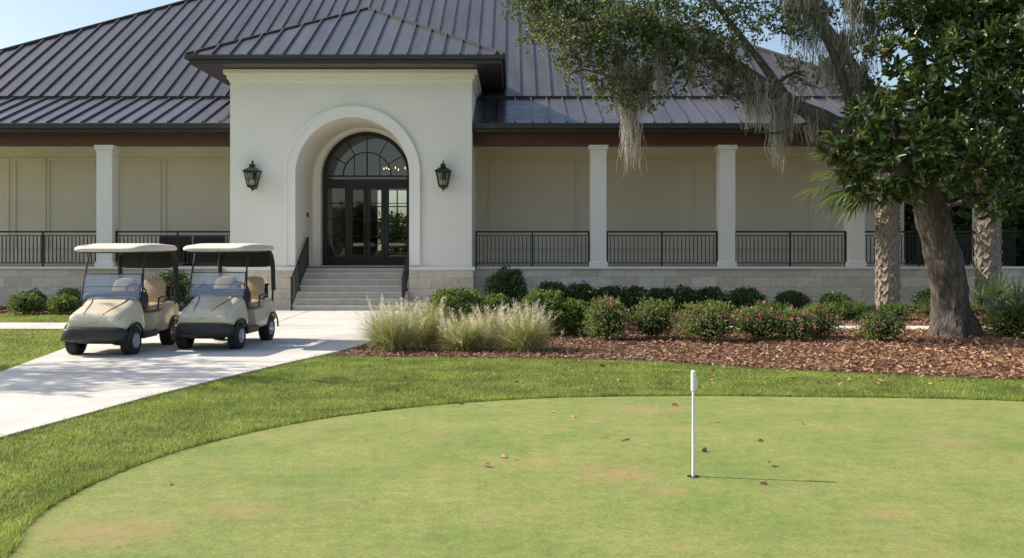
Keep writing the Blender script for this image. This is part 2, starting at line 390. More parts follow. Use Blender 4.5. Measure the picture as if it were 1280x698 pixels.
# mulch chips and leaf litter
CHIP=leafmat('mulch_chip',[(0,(.08,.038,.024)),(.4,(.20,.10,.06)),(.75,(.33,.19,.12)),(1,(.52,.36,.25))],.8,.05,.2)
LITTER=leafmat('dry_leaf',[(0,(.14,.065,.033)),(.4,(.33,.17,.085)),(.8,(.50,.30,.165)),(1,(.62,.47,.31))],.6,.2,.3)
def chips(poly,bbox,n,l,wd,z0,z1,tilt,ex=[]):
    x0,x1,y0,y1=bbox; P=np.stack([rng.uniform(x0,x1,n),rng.uniform(y0,y1,n)],1); k=inpoly(P,poly)
    for e in ex: k&=~inpoly(P,e)
    P=P[k]; n=len(P)
    a=rng.uniform(0,2*np.pi,n); U=nrm(np.stack([np.cos(a),np.sin(a),rng.normal(size=n)*tilt],1))
    B=np.concatenate([P,rng.uniform(z0,z1,(n,1))],1)
    R=nrm(np.cross(U,nrm(np.array([[0,0,1]])+rng.normal(size=(n,3))*tilt)))
    l=l*(.5+rng.random(n))[:,None]; wd=wd*(.5+rng.random(n))[:,None]
    V=np.stack([B-U*l/2-R*wd/2,B-U*l/2+R*wd/2,B+U*l/2+R*wd/2,B+U*l/2-R*wd/2],1).reshape(-1,3)
    V[:,2]=np.maximum(V[:,2],.008)
    return V,np.arange(4*n).reshape(-1,4)
v,f=chips(bed,(-3,15,13,21.5),75000,.065,.02,.015,.045,.35,[walk]); v2,f2=chips(bed,(-3,16,21,29.5),22000,.08,.03,.015,.05,.35,[walk]); v3,f3=chips(bedL,(-18,-8,26,29.5),6000,.08,.03,.015,.05,.35)
v4,f4=chips(bed,(-3,15,13,21.5),16000,.16,.006,.03,.06,.2,[walk])
vs_=[v,v2,v3,v4]; fs_=[f,f2,f3,f4]; b=0; FF=[]
for a_,c_ in zip(vs_,fs_): FF.append(c_+b); b+=len(a_)
np_mesh('mulch_chips',np.concatenate(vs_),np.concatenate(FF),CHIP)
def litter(n,gen):
    P=gen(n); n=len(P); a=rng.uniform(0,2*np.pi,n); U=nrm(np.stack([np.cos(a),np.sin(a),rng.normal(size=n)*.3],1))
    return leaf_geo(P,U,rng.uniform(.05,.11,n),rng.uniform(.025,.05,n),.4)
def g1(n):
    P=np.stack([2.5+rng.random(n)**.6*11,rng.uniform(13.6,21.3,n),rng.uniform(.03,.07,n)],1); return P[inpoly(P[:,:2],bed)&((P[:,0]-8.85)**2+(P[:,1]-20)**2>.3)]
def g2(n):
    return np.stack([rng.uniform(-2,9,n),12.4+rng.random(n)*2.6,np.full(n,.03)],1)
def g3(n):
    P=np.stack([rng.normal(1.2,1.8,n),rng.uniform(7.6,12.2,n),np.full(n,.014)],1); return P[inpoly(P[:,:2],green)&(np.hypot(P[:,0]-1.47,P[:,1]-8.07)>.4)]
def g4(n):
    P=np.stack([rng.uniform(.3,9,n),rng.uniform(13,16.6,n),np.full(n,.03)],1); return P[~inpoly(P[:,:2],green)]
parts=[litter(16000,g1),litter(60,g2),litter(26,g3),litter(170,g4)]
Vs=[];Fs=[];b=0
for v,f in parts: Vs.append(v);Fs.append(f+b);b+=len(v)
np_mesh('fallen_leaves',np.concatenate(Vs),np.concatenate(Fs),LITTER)

# ------------------------------------------------------------------ clubhouse
club=empty('clubhouse')
def arch_block(mb,x0,x1,z0,z1,y0,y1,cx,hw,zs,m=0,n=32):
    mb.add([(x0,y0,z0),(cx-hw,y0,z0),(cx-hw,y0,zs),(x0,y0,zs)],[(0,1,2,3)],m)
    mb.add([(cx+hw,y0,z0),(x1,y0,z0),(x1,y0,zs),(cx+hw,y0,zs)],[(0,1,2,3)],m)
    pts=[(cx-hw*math.cos(math.pi*i/n),zs+hw*math.sin(math.pi*i/n)) for i in range(n+1)]
    mb.add([(x0,y0,zs),(cx-hw,y0,zs),(cx-hw,y0,z1),(x0,y0,z1)],[(0,1,2,3)],m)
    mb.add([(cx+hw,y0,zs),(x1,y0,zs),(x1,y0,z1),(cx+hw,y0,z1)],[(0,1,2,3)],m)
    for i in range(n):
        a=pts[i];b=pts[i+1]
        mb.add([(a[0],y0,a[1]),(b[0],y0,b[1]),(b[0],y0,z1),(a[0],y0,z1)],[(0,1,2,3)],m)
        mb.add([(a[0],y0,a[1]),(a[0],y1,a[1]),(b[0],y1,b[1]),(b[0],y0,b[1])],[(0,1,2,3)],m)
    for x in (cx-hw,cx+hw): mb.add([(x,y0,z0),(x,y1,z0),(x,y1,zs),(x,y0,zs)],[(0,1,2,3)],m)
    for x in (x0,x1): mb.add([(x,y0,z0),(x,y1,z0),(x,y1,z1),(x,y0,z1)],[(0,1,2,3)],m)
    mb.add([(x0,y0,z1),(x1,y0,z1),(x1,y1,z1),(x0,y1,z1)],[(0,1,2,3)],m)
def ring(mb,cx,zs,r0,r1,y0,y1,m=0,n=32,a0=0,a1=math.pi):
    for i in range(n):
        t0=a0+(a1-a0)*i/n;t1=a0+(a1-a0)*(i+1)/n
        P=lambda r,t,y:(cx-r*math.cos(t),y,zs+r*math.sin(t))
        mb.add([P(r0,t0,y0),P(r0,t1,y0),P(r1,t1,y0),P(r1,t0,y0),P(r0,t0,y1),P(r0,t1,y1),P(r1,t1,y1),P(r1,t0,y1)],[(0,1,2,3),(4,5,6,7),(0,1,5,4),(2,3,7,6)],m)
PX0,PX1=-8.07,-1.15; CX=-4.565; HW=1.625; ZS=3.87; PY=28.5
mb=MB(); arch_block(mb,PX0,PX1,0,6.86,PY,31.2,CX,HW,ZS); mb.box(PX0,CX-HW-.05,31.2,32.6,0,6.86); mb.box(CX+HW+.05,PX1,31.2,32.6,0,6.86)
mb.build('portal_wall',STUCCO,club,fix=False)
mb=MB(); arch_block(mb,CX-HW-.03,CX+HW+.03,1.2,5.6,31.0,31.55,CX,1.40,4.0)
mb.build('door_wall',STUCCO,club,fix=False)
mb=MB(); ring(mb,CX,ZS,HW+.002,HW+.29,PY-.06,PY+.0); ring(mb,CX,ZS,HW+.24,HW+.32,PY-.09,PY-.055)
for s in(-1,1):
    a,b=sorted((CX+s*(HW+.002),CX+s*(HW+.29))); mb.box(a,b,PY-.06,PY,1.27,ZS)
    a,b=sorted((CX+s*(HW+.24),CX+s*(HW+.32))); mb.box(a,b,PY-.09,PY-.055,1.27,ZS)
mb.build('arch_trim',TRIM,club)
mb=MB()
for z0,z1,p in((6.50,6.58,.03),(6.58,6.72,.08),(6.72,6.855,.16)): mb.box(PX0-p,PX1+p,PY-p,32.3,z0,z1)
mb.build('crown_moulding',TRIM,club,bevel=.012)
mb=MB()
mb.box(PX0-.05,CX-HW-.003,PY-.075,PY+.3,0,1.19); mb.box(CX+HW+.003,PX1+.05,PY-.075,PY+.9,0,1.19)
mb.box(-24.9,PX0-.055,29.42,29.9,0,1.13); mb.box(PX1+.055,15.4,29.42,29.9,0,1.13)
mb.build('stone_base',STONE,club,bevel=.01)
mb=MB()
mb.box(PX0-.1,CX-HW-.005,PY-.12,PY-.076,1.12,1.22); mb.box(CX+HW+.005,PX1+.1,PY-.12,PY-.076,1.12,1.22)
mb.box(-24.9,PX0-.11,29.34,29.95,1.13,1.2); mb.box(PX1+.11,15.4,29.34,29.95,1.13,1.2)
mb.build('stone_cap',TRIM,club,bevel=.012)
mb=MB(); mb.box(-24.9,PX0,29.95,32.6,.9,1.19); mb.box(PX1,15.4,29.95,32.6,.9,1.19); mb.box(CX-HW,CX+HW,29.55,31.6,0,1.198)
mb.build('porch_floor',FLOOR,club)
mb=MB(); 
for i in range(7):
    y=27.6+i*.325; z=.171*(i+1); x0,x1=CX-HW+.004,CX+HW-.004
    mb.box(x0,x1,y+.04,29.9,z-.171,z-.05); mb.box(x0-(.03 if y<28.3 else 0),x1+(.03 if y<28.3 else 0),y,29.9 if i<6 else 29.95,z-.05,z)
mb.build('entry_steps',STEPS,club,bevel=.01)
mb=MB()
for x in(-15.9,-19.8,-23.7,-12.05,2.56,6.37,10.2,14.05):
    h=.235; mb.box(x-h,x+h,29.42+.0,29.90,1.3,4.66)
    mb.box(x-h-.04,x+h+.04,29.38,29.94,1.2,1.3+.04); mb.box(x-h-.03,x+h+.03,29.39,29.93,4.58,4.61); mb.box(x-h-.05,x+h+.05,29.37,29.95,4.66,4.8)
mb.build('porch_column',TRIM,club,bevel=.012)
mb=MB()
for a,b in((-24.4,PX0),(PX1,15.2)): mb.box(a,b,29.36,29.98,4.8,5.2)
mb.build('porch_beam',BEAM,club,bevel=.01)
mb=MB()
for a,b in((-25.2,PX0),(PX1,16.0)):
    mb.box(a,b,28.84,29.5,5.13,5.2); mb.box(a,b,28.78,28.86,5.10,5.33); mb.box(a,b,28.66,28.79,5.2,5.36)
mb.box(-25.2,-24.9,29,60,5.1,5.35); mb.box(15.7,16.0,29,60,5.1,5.35)
mb.build('eave_gutter',FASCIA,club,bevel=.015)
mb=MB()
for a,b in((-24.4,PX0),(PX1,15.2)): mb.box(a,b,29.98,32.55,5.0,5.08)
mb.build('porch_ceiling',TRIM,club)
mb=MB(); 
for a,b in((-22,PX0),(PX1,12.8)): mb.box(a,b,32.5,32.8,1.0,5.6)
mb.box(-22,-21.7,32.8,57.5,0,6.5); mb.box(12.5,12.8,32.8,57.5,0,6.5)
mb.box(-22,-7.8,57.2,57.5,0,6.5); mb.box(-6.0,12.8,57.2,57.5,0,6.5); mb.box(-7.8,-6.0,57.2,57.5,0,1.35); mb.box(-7.8,-6.0,57.2,57.5,5.0,6.5)
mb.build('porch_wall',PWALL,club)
mb=MB()
def panel(x0,x1,z0,z1):
    t=.07;y0,y1=32.45,32.499
    mb.box(x0,x1,y0,y1,z1-t,z1);mb.box(x0,x1,y0,y1,z0,z0+t);mb.box(x0,x0+t,y0+.002,y1,z0+t,z1-t);mb.box(x1-t,x1,y0+.002,y1,z0+t,z1-t)
for a,b in((-20.9,-18.2),(-18,-16.4),(-16.25,-15.2),(-15.15,-13.5),(-12.9,-11.45),(-11.35,-8.5),(-.75,2.15),(3.0,5.95),(6.8,9.75),(10.4,12.5)): panel(a,b,1.7,4.68)
mb.box(-22,PX0,32.44,32.5,1.19,1.36); mb.box(PX1,12.8,32.44,32.5,1.19,1.36)
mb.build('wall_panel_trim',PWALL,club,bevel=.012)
# roofs
def roof_plane(mb,poly,step=.5,rib=.02,rh=.06):
    P=[Vector(p) for p in poly]; n=(P[1]-P[0]).cross(P[2]-P[0]).normalized()
    if n.z<0: n=-n
    u=(P[1]-P[0]).normalized(); v=n.cross(u).normalized()
    if v.z<0: v=-v
    mb.add(P,[tuple(range(len(P)))])
    q=[((p-P[0]).dot(u),(p-P[0]).dot(v)) for p in P]
    umin=min(a for a,_ in q);umax=max(a for a,_ in q)
    s=umin+step/2
    while s<umax:
        ys=[]
        for i in range(len(q)):
            a=q[i];b=q[(i+1)%len(q)]
            if (a[0]-s)*(b[0]-s)<0: ys.append(a[1]+(b[1]-a[1])*(s-a[0])/(b[0]-a[0]))
        if len(ys)>=2:
            y0,y1=min(ys),max(ys)
            if y1-y0>.1:
                a=P[0]+u*s+v*(y0-.01); b=P[0]+u*s+v*y1
                mb.add([a-u*rib,a+u*rib,a+u*rib+n*rh,a-u*rib+n*rh,b-u*rib,b+u*rib,b+u*rib+n*rh,b-u*rib+n*rh],[(0,1,2,3),(0,4,5,1),(1,5,6,2),(2,6,7,3),(3,7,4,0),(4,7,6,5)])
        s+=step
mb=MB(); hc=MB()
ZB=6.55; YB=32.0; L0,R0=-22.0,12.8; ze=5.37; BY=58
roof_plane(mb,[(-25.2,28.78,ze),(PX0,28.78,ze),(PX0,YB,ZB),(L0,YB,ZB)])
roof_plane(mb,[(PX1,28.78,ze),(16.0,28.78,ze),(R0,YB,ZB),(PX1,YB,ZB)])
roof_plane(mb,[(-25.2,28.78,ze),(-25.2,61.2,ze),(L0,BY,ZB),(L0,YB,ZB)])
roof_plane(mb,[(16,28.78,ze),(16,61.2,ze),(R0,BY,ZB),(R0,YB,ZB)])
rz=ZB+.6*13; 
roof_plane(mb,[(L0,YB,ZB),(R0,YB,ZB),(R0-13,YB+13,rz),(L0+13,YB+13,rz)])
roof_plane(mb,[(L0,BY,ZB),(R0,BY,ZB),(R0-13,YB+13,rz),(L0+13,YB+13,rz)])
roof_plane(mb,[(L0,YB,ZB),(L0,BY,ZB),(L0+13,YB+13,rz)])
roof_plane(mb,[(R0,YB,ZB),(R0,BY,ZB),(R0-13,YB+13,rz)])
for a,b in(((L0,YB,ZB),(L0+13,YB+13,rz)),((R0,YB,ZB),(R0-13,YB+13,rz)),((L0+13,YB+13,rz),(R0-13,YB+13,rz)),((-25.2,28.78,ze),(L0,YB,ZB)),((16,28.78,ze),(R0,YB,ZB))):
    hc.tube([Vector(a)+Vector((0,0,.03)),Vector(b)+Vector((0,0,.03))],.065,6)
hc.box(L0,R0,YB-.06,YB+.04,ZB-.02,ZB+.07)
mb.build('main_roof',ROOF,club,fix=False)
mb=MB()
ex0,ex1,ey,ez=-9.03,-.22,27.55,7.12; ax=(ex0+ex1)/2; ay=ey+(ex1-ex0)/2; az=9.42
roof_plane(mb,[(ex0,ey,ez),(ex1,ey,ez),(ax,ay,az)],step=.49)
roof_plane(mb,[(ex0,ey,ez),(ex0,33.0,ez),(ax,36.8,az),(ax,ay,az)],step=.49)
roof_plane(mb,[(ex1,ey,ez),(ex1,33.0,ez),(ax,36.8,az),(ax,ay,az)],step=.49)
for a,b in(((ex0,ey,ez),(ax,ay,az)),((ex1,ey,ez),(ax,ay,az)),((ax,ay,az),(ax,36.8,az))): hc.tube([Vector(a)+Vector((0,0,.01)),Vector(b)+Vector((0,0,.01))],.05,6)
mb.build('portal_roof',ROOF,club,fix=False)
hc.build('ridge_caps',mk('ridge_cap_metal',(.05,.044,.042),(.065,.057,.055),3,.8,spec=.2),club,fix=False)
mb=MB(); mb.box(ex0+.06,ex1-.06,ey+.06,33.1,6.87,7.06); mb.box(ex0-.04,ex1+.04,ey-.04,33.1,6.99,7.11)
mb.build('portal_eave',FASCIA,club,bevel=.02)

# door assembly
mb=MB(); y0,y1=31.33,31.41; zs=4.0
ring(mb,CX,zs,1.27,1.405,y0,y1); ring(mb,CX,zs,.74,.775,y0+.01,y1-.01)
for s in(-1,1): a,b=sorted((CX+s*1.405,CX+s*1.25)); mb.box(a,b,y0,y1,1.2,zs)
mb.box(CX-1.25,CX+1.25,y0-.03,y1,3.70,3.90); mb.box(CX-1.25,CX+1.25,y0+.01,y1-.01,3.98,4.03)
for k in range(1,6):
    t=math.pi*k/6; p=lambda r:(CX-r*math.cos(t),31.37,zs+r*math.sin(t)); mb.tube([p(.76),p(1.28)],.016,4)
mb.box(CX-.02,CX+.02,y0+.01,y1-.01,4.03,4.75)
for x in(-.4,.4): mb.box(CX+x-.012,CX+x+.012,y0+.012,y1-.012,4.03,4.62)
for x in(-.62,.62): mb.box(CX+x-.07,CX+x+.07,y0-.01,y1-.005,1.2,3.72)
for a,b in((-.55,-.01),(.01,.55)):
    mb.box(CX+a,CX+a+.10,y0-.02,y1-.02,1.22,3.7); mb.box(CX+b-.10,CX+b,y0-.02,y1-.02,1.22,3.7)
    mb.box(CX+a+.10,CX+b-.10,y0-.018,y1-.022,1.22,1.50); mb.box(CX+a+.10,CX+b-.10,y0-.018,y1-.022,3.58,3.7)
    for z in(2.1,2.65,3.15): mb.box(CX+a+.10,CX+b-.10,y0+.004,y1-.034,z-.012,z+.012)
for s in(-1,1):
    a,b=sorted((CX+s*.69,CX+s*1.25)); mb.box(a,b,y0+.004,y1-.01,1.2,1.48); mb.box(a,b,y0+.004,y1-.01,3.62,3.72)
    for z in(2.1,2.65,3.15): mb.box(a,b,y0+.01,y1-.02,z-.012,z+.012)
for s in(-1,1): mb.tube([(CX+s*.07,31.24,1.95),(CX+s*.07,31.24,2.55)],.014,8); mb.box(CX+s*.07-.01,CX+s*.07+.01,31.24,31.32,2.0,2.02);mb.box(CX+s*.07-.01,CX+s*.07+.01,31.24,31.32,2.48,2.5)
mb.build('door_frame',DARKFRAME,club,bevel=.004)
mb=MB(); pts=[(CX-1.3,31.375,1.2),(CX+1.3,31.375,1.2)]+[(CX+1.3*math.cos(math.pi*i/24),31.375,zs+1.3*math.sin(math.pi*i/24)) for i in range(25)]
mb.add(pts,[tuple(range(len(pts)))]); mb.build('door_glass',GLASS,club,fix=False)
# hall running through the house to a tall garden window
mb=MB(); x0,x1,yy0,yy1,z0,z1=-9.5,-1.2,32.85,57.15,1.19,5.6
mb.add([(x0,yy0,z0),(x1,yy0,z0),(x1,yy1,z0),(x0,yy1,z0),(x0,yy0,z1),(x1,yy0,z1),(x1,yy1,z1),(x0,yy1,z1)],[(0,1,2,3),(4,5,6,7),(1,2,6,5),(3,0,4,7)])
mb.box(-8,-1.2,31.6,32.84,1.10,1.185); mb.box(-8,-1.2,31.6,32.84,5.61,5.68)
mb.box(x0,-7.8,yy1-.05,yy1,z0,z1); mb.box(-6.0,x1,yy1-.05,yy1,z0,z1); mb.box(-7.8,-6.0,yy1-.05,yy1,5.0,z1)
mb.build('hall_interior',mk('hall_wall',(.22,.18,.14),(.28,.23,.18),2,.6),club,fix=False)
mb=MB(); 
for x in(-7.77,-7.2,-6.6,-6.03): mb.box(x-.04,x+.04,57.25,57.32,1.35,5.0)
for z in(1.4,2.2,3.1,4.0,4.96): mb.box(-7.8,-6.0,57.26,57.31,z-.035,z+.035)
mb.build('garden_window',DARKFRAME,club)
EM,ntt,out=newmat('lamp_bulb'); e=N(ntt,'ShaderNodeEmission'); e.inputs[0].default_value=(1,.72,.4,1); e.inputs[1].default_value=4; ntt.links.new(e.outputs[0],out.inputs[0])
mb=MB(); 
for k in range(8):
    t=k*math.pi/4; c=(-4.0+.45*math.cos(t),34.6+.45*math.sin(t),4.45); mb.tube([(c[0],c[1],c[2]),(c[0],c[1],c[2]+.07)],[.014,.010],6,1); mb.tube([(-4.0,34.6,4.35),(c[0],c[1],c[2]-.02)],.012,5,0)
mb.tube([(-4.0,34.6,4.25),(-4.0,34.6,5.6)],.02,6,0)
mb.build('chandelier',[BLACK,EM],club,fix=False)
mb=MB(); mb.box(CX-HW+.001,CX-HW+.025,30.0,30.22,2.68,2.82); mb.build('door_plaque',BLACK,club)

# railings
def railing(x0,x1):
    mb=MB(); y=29.66; n=max(1,round((x1-x0)/1.9))
    mb.box(x0,x1,y-.03,y+.03,2.21,2.26); mb.box(x0,x1,y-.018,y+.018,1.29,1.32); mb.box(x0,x1,y-.015,y+.015,2.11,2.135)
    for i in range(n+1):
        x=x0+(x1-x0)*i/n; x=min(max(x,x0+.025),x1-.025); mb.box(x-.025,x+.025,y-.025,y+.025,1.2,2.215)
    k=int((x1-x0)/.115)
    for i in range(1,k): 
        x=x0+(x1-x0)*i/k; mb.box(x-.012,x+.012,y-.012,y+.012,1.32,2.11)
    mb.build('porch_railing',BLACK,fix=False)
for a,b in((-15.65,-12.3),(-11.8,PX0-.05),(-19.55,-16.15),(PX1+.06,2.31),(2.81,6.12),(6.62,9.95),(10.45,13.8)): railing(a,b)
mb=MB(); mb.tube([(15,29.66,2.23),(15,40,2.23)],.03,6); mb.tube([(15,29.66,1.3),(15,40,1.3)],.02,6); mb.tube([(14.3,29.66,2.23),(15,29.66,2.23)],.03,6)
for i in range(90): mb.box(14.99,15.01,29.7+i*.115,29.72+i*.115,1.2,2.22)
mb.build('porch_railing',BLACK,fix=False)
for x in(CX-HW+.09,CX+HW-.09):
    mb=MB(); f=lambda y:.95+(y-27.6)*(.171/.325)+.0
    for dz in(0,-.78):
        pts=[(x,27.45,f(27.55)+dz),(x,27.65,f(27.65)+dz),(x,29.65,f(29.65)+dz),(x,29.9,f(29.65)+dz+.02)]; mb.tube(pts,.024 if dz==0 else .014,6)
    for i in range(19):
        y=27.6+i*.12; mb.box(x-.009,x+.009,y-.009,y+.009,f(y)-.78,f(y))
    for y in(27.55,28.6,29.75): mb.box(x-.022,x+.022,y-.022,y+.022,max(0,(y-27.6)*.526),f(y))
    mb.build('stair_handrail',BLACK,fix=False)

# wall lanterns
def lantern(x,z):
    r=empty('wall_lantern',(x,PY,z)); mb=MB()
    mb.box(-.06,.06,-.03,0,-.28,.3); c=(0,-.28,0)
    mb.tube(smooth_open([(0,-.02,.2),(0,-.1,.36),(0,-.2,.50),(0,-.28,.50),(0,-.28,.42)],4),.014,6)
    mb.tube(smooth_open([(0,-.02,-.2),(0,-.12,-.3),(0,-.22,-.3),(0,-.28,-.24)],4),.012,6)
    T=.19;B=.115;zt=.2;zb=-.2
    q=[(1,1),(1,-1),(-1,-1),(-1,1)]
    for i,(a,b) in enumerate(q):
        mb.tube([(a*B,-.28+b*B,zb),(a*T,-.28+b*T,zt)],.016,4)
        a2,b2=q[(i+1)%4]
        for rr,zz,t in((T,zt,.02),(B,zb,.02),((T+B)/2,0,.007)): mb.tube([(a*rr,-.28+b*rr,zz),(a2*rr,-.28+b2*rr,zz)],t,4)
        mb.tube([((a+a2)/2*B,-.28+(b+b2)/2*B,zb),((a+a2)/2*T,-.28+(b+b2)/2*T,zt)],.007,4)
    s=math.sqrt(2)
    mb.revz([(.2,(T+.04)*s),(.225,(T+.04)*s),(.30,.12*s),(.33,.07*s),(.37,.07*s),(.40,.085*s),(.43,.03*s),(.45,.02),(.48,.03),(.5,.02),(.53,.0)],4,0,c)
    mb.revz([(-.2,B*s*1.1),(-.23,B*s*1.1),(-.27,.05*s),(-.3,.02),(-.33,.03),(-.36,.0)],4,0,c)
    mb.build('frame',BLACK,r,fix=False)
    mb=MB()
    for i,(a,b) in enumerate(q):
        a2,b2=q[(i+1)%4]; k=.97; mb.add([(a*B*k,-.28+b*B*k,zb),(a2*B*k,-.28+b2*B*k,zb),(a2*T*k,-.28+b2*T*k,zt),(a*T*k,-.28+b*T*k,zt)],[(0,1,2,3)])
    mb.build('panes',LGLASS,r,fix=False)
    mb=MB(); mb.tube([(0,-.28,-.2),(0,-.28,-.02)],.022,8); mb.tube([(.05,-.28,-.2),(.05,-.28,-.06)],.014,8);mb.tube([(-.05,-.28,-.2),(-.05,-.28,-.06)],.014,8); mb.build('candles',TRIM,r)
lantern(-7.36,3.72); lantern(-1.95,3.72)

# porch bench
mb=MB(); 
WICK=mk('wicker',(.03,.022,.017),(.06,.045,.035),30,.7,bump=.6,bscale=90)
for x0 in(-11.3,-10.2):
    mb.box(x0,x0+1.0,31.3,31.9,1.5,1.62); mb.box(x0,x0+1.0,31.86,31.96,1.62,2.12); 
    mb.box(x0-.03,x0+.05,31.25,31.95,1.2,1.85); mb.box(x0+.95,x0+1.03,31.25,31.95,1.2,1.85); mb.box(x0+.05,x0+.95,31.28,31.34,1.3,1.5)
mb.build('porch_bench',WICK,bevel=.02)

# ------------------------------------------------------------------ golf carts
BODY=mk('cart_body_paint',(.70,.595,.42),(.74,.635,.46),3,.25,coat=.5)
ROOFP=mk('cart_roof_plastic',(.74,.67,.55),(.79,.72,.60),3,.5)
BLKP=mk('cart_black_plastic',(.018,.018,.018),(.03,.03,.03),10,.5)
SEAT=mk('cart_vinyl',(.50,.36,.21),(.56,.42,.26),6,.5,bump=.1,bscale=120)
RUB=mk('tyre_rubber',(.015,.015,.015),(.03,.03,.028),12,.85,bump=.3,bscale=60)
HUB=mk('hub_cap',(.5,.5,.5),(.6,.6,.6),5,.3,metal=.6)
LAMP=mk('headlamp_lens',(.80,.82,.83),None,rough=.1,coat=1)
def boolean_cut(o,cutters):
    for c in cutters:
        m=o.modifiers.new('c','BOOLEAN'); m.operation='DIFFERENCE'; m.object=c; m.solver='EXACT'
    bpy.context.view_layer.update()
    dg=bpy.context.evaluated_depsgraph_get(); me=bpy.data.meshes.new_from_object(o.evaluated_get(dg))
    o.modifiers.clear(); o.data=me
    for p in me.polygons: p.use_smooth=True
    me.set_sharp_from_angle(angle=math.radians(38))
def build_cart():
    r=empty('golf_cart')
    AX0,AX1=-.80,.80
    mb=MB(); mb.loft([(-1.20,.34,.50,.60,.03),(-1.19,.42,.47,.65,.08),(-1.15,.47,.44,.70,.14),(-1.0,.53,.40,.755,.20),(-.80,.57,.36,.81,.22),(-.64,.58,.32,.86,.22),(-.52,.58,.30,.93,.20),(-.43,.57,.32,.965,.17),(-.39,.56,.34,.96,.17)],40,0,5.5)
    body=mb.build('front_cowl',BODY,r)
    mb=MB(); mb.loft([(.0,.54,.30,.62,.03),(.06,.565,.28,.66,.03),(.4,.59,.27,.68,.05),(.5,.60,.27,.80,.06),(.85,.60,.30,.83,.08),(1.08,.585,.34,.80,.1),(1.17,.54,.38,.74,.1)],32,0,6)
    rear=mb.build('rear_body',BODY,r)
    cut=[]
    for nm,yy in(('a',AX0),('b',AX1)):
        mc=MB(); 
        for s in(-1,1):
            a,b=(s*.30,s*.8); mc.revx([(a,0.001),(a,.285),(b,.285),(b,.001)],28,0,(0,yy,.24))
        cut.append(mc.build('cut_'+nm,BODY))
    boolean_cut(body,[cut[0]]); boolean_cut(rear,[cut[1]])
    for c in cut: bpy.data.objects.remove(c)
    mb=MB(); mb.box(-.30,.30,-1.1,1.1,.2,.34); mb.box(-.56,.56,-.48,.05,.26,.32); mb.box(-.58,-.5,-.5,.05,.24,.36); mb.box(.5,.58,-.5,.05,.24,.36)
    mb.box(-.4,.4,.95,1.22,.45,.52)
    for y in(AX0,AX1): mb.tube([(-.45,y,.23),(.45,y,.23)],.035,8)
    mb.build('chassis',BLKP,r,bevel=.015)
    mb=MB(); mb.loft([(-1.30,.30,.33,.44,0),(-1.29,.42,.28,.465,0),(-1.24,.50,.24,.485,.02),(-1.12,.545,.23,.48,.02),(-1.06,.55,.24,.46,.02),(-1.03,.50,.26,.44,0)],28,0,5); mb.build('front_bumper',BLKP,r,smooth=True)
    mb=MB(); mb.loft([(-.46,.50,.86,.99,.0),(-.40,.55,.70,1.03,.0),(-.28,.55,.68,1.04,0),(-.22,.53,.72,.99,0)],24,0,6); mb.build('dashboard',BLKP,r,smooth=True)
    mb=MB()
    for yy in(AX0,AX1):
        for s in(-1,1):
            pts=[(s*(.565 if yy<0 else .597),yy-.29*math.cos(t),.24+.29*math.sin(t)) for t in [math.pi*k/14 for k in range(15)]]
            mb.tube(pts,.018,6)
    mb.build('fender_trim',BLKP,r,smooth=True)
    mb=MB(); mk2=MB()
    for s in(-1,1):
        for M,gx,z0_,z1_,dy in((mk2,.10,.545,.655,.006),(mb,.082,.56,.638,-.006)):
            k0=len(M.v); M.loft([(-1.22,gx*.7,z0_+.02,z1_-.02,0),(-1.205,gx,z0_,z1_,0),(-1.02,gx,z0_,z1_,0)],20,0,3)
            M.v[k0:]=[(x+s*.33,y+.02+dy+max(0,s*x)*.35,z) for x,y,z in M.v[k0:]]
    mb.build('headlamps',LAMP,r,smooth=True); mk2.build('headlamp_bezels',BLKP,r,smooth=True)
    mb=MB(); mb.box(-.07,.07,-1.215,-1.15,.555,.59); mb.build('badge',HUB,r,bevel=.008)
    mb=MB()
    for s in(-1,1): mb.tube([(s*.16,-1.165,.69),(s*.20,-1.0,.757),(s*.24,-.8,.812),(s*.28,-.64,.862),(s*.32,-.52,.932)],.007,5)
    mb.build('cowl_seam',BLKP,r)
    mb=MB()
    for s in(-1,1):
        mb.loft([(-.02,.19,.70,.75,0),(.0,.245,.675,.785,0),(.25,.255,.67,.80,0),(.45,.25,.67,.79,0),(.5,.2,.69,.77,0)],24,0,4)
        mb.v[-120:]=[(x+s*.275,y,z) for x,y,z in mb.v[-120:]]
    mb.build('seat_cushion',SEAT,r,smooth=True)
    mb=MB()
    for s in(-1,1):
        mb.loft([(0,.18,.82,1.16,.1),(.02,.235,.79,1.22,.12),(.09,.235,.79,1.23,.12),(.12,.19,.82,1.19,.1)],28,0,3.6)
        mb.v[-112:]=[(x+s*.265,y+.50+(z-.8)*.22,z) for x,y,z in mb.v[-112:]]
    mb.build('seat_backrest',SEAT,r,smooth=True)
    mb=MB()
    for s in(-1,1): mb.tube(smooth_open([(s*.57,.08,.7),(s*.57,.10,.86),(s*.565,.2,.9),(s*.56,.45,.9),(s*.55,.55,.86)],4),.018,8)
    mb.tube([(-.5,.60,.98),(.5,.60,.98)],.018,8)
    for s in(-1,1):
        mb.tube(smooth_open([(s*.53,-.50,.88),(s*.525,-.46,1.1),(s*.50,-.36,1.5),(s*.49,-.28,1.73)],4),.017,8)
        mb.tube(smooth_open([(s*.53,.95,.74),(s*.53,.98,1.0),(s*.52,.93,1.4),(s*.49,.84,1.73)],4),.02,8)
    mb.tube([(-.5,-.29,1.71),(.5,-.29,1.71)],.015,8); mb.tube([(-.5,.84,1.7),(.5,.84,1.7)],.015,8)
    mb.tube([(-.52,-.455,1.12),(.52,-.455,1.12)],.008,6)
    mb.build('frame_tubes',BLKP,r,smooth=True)
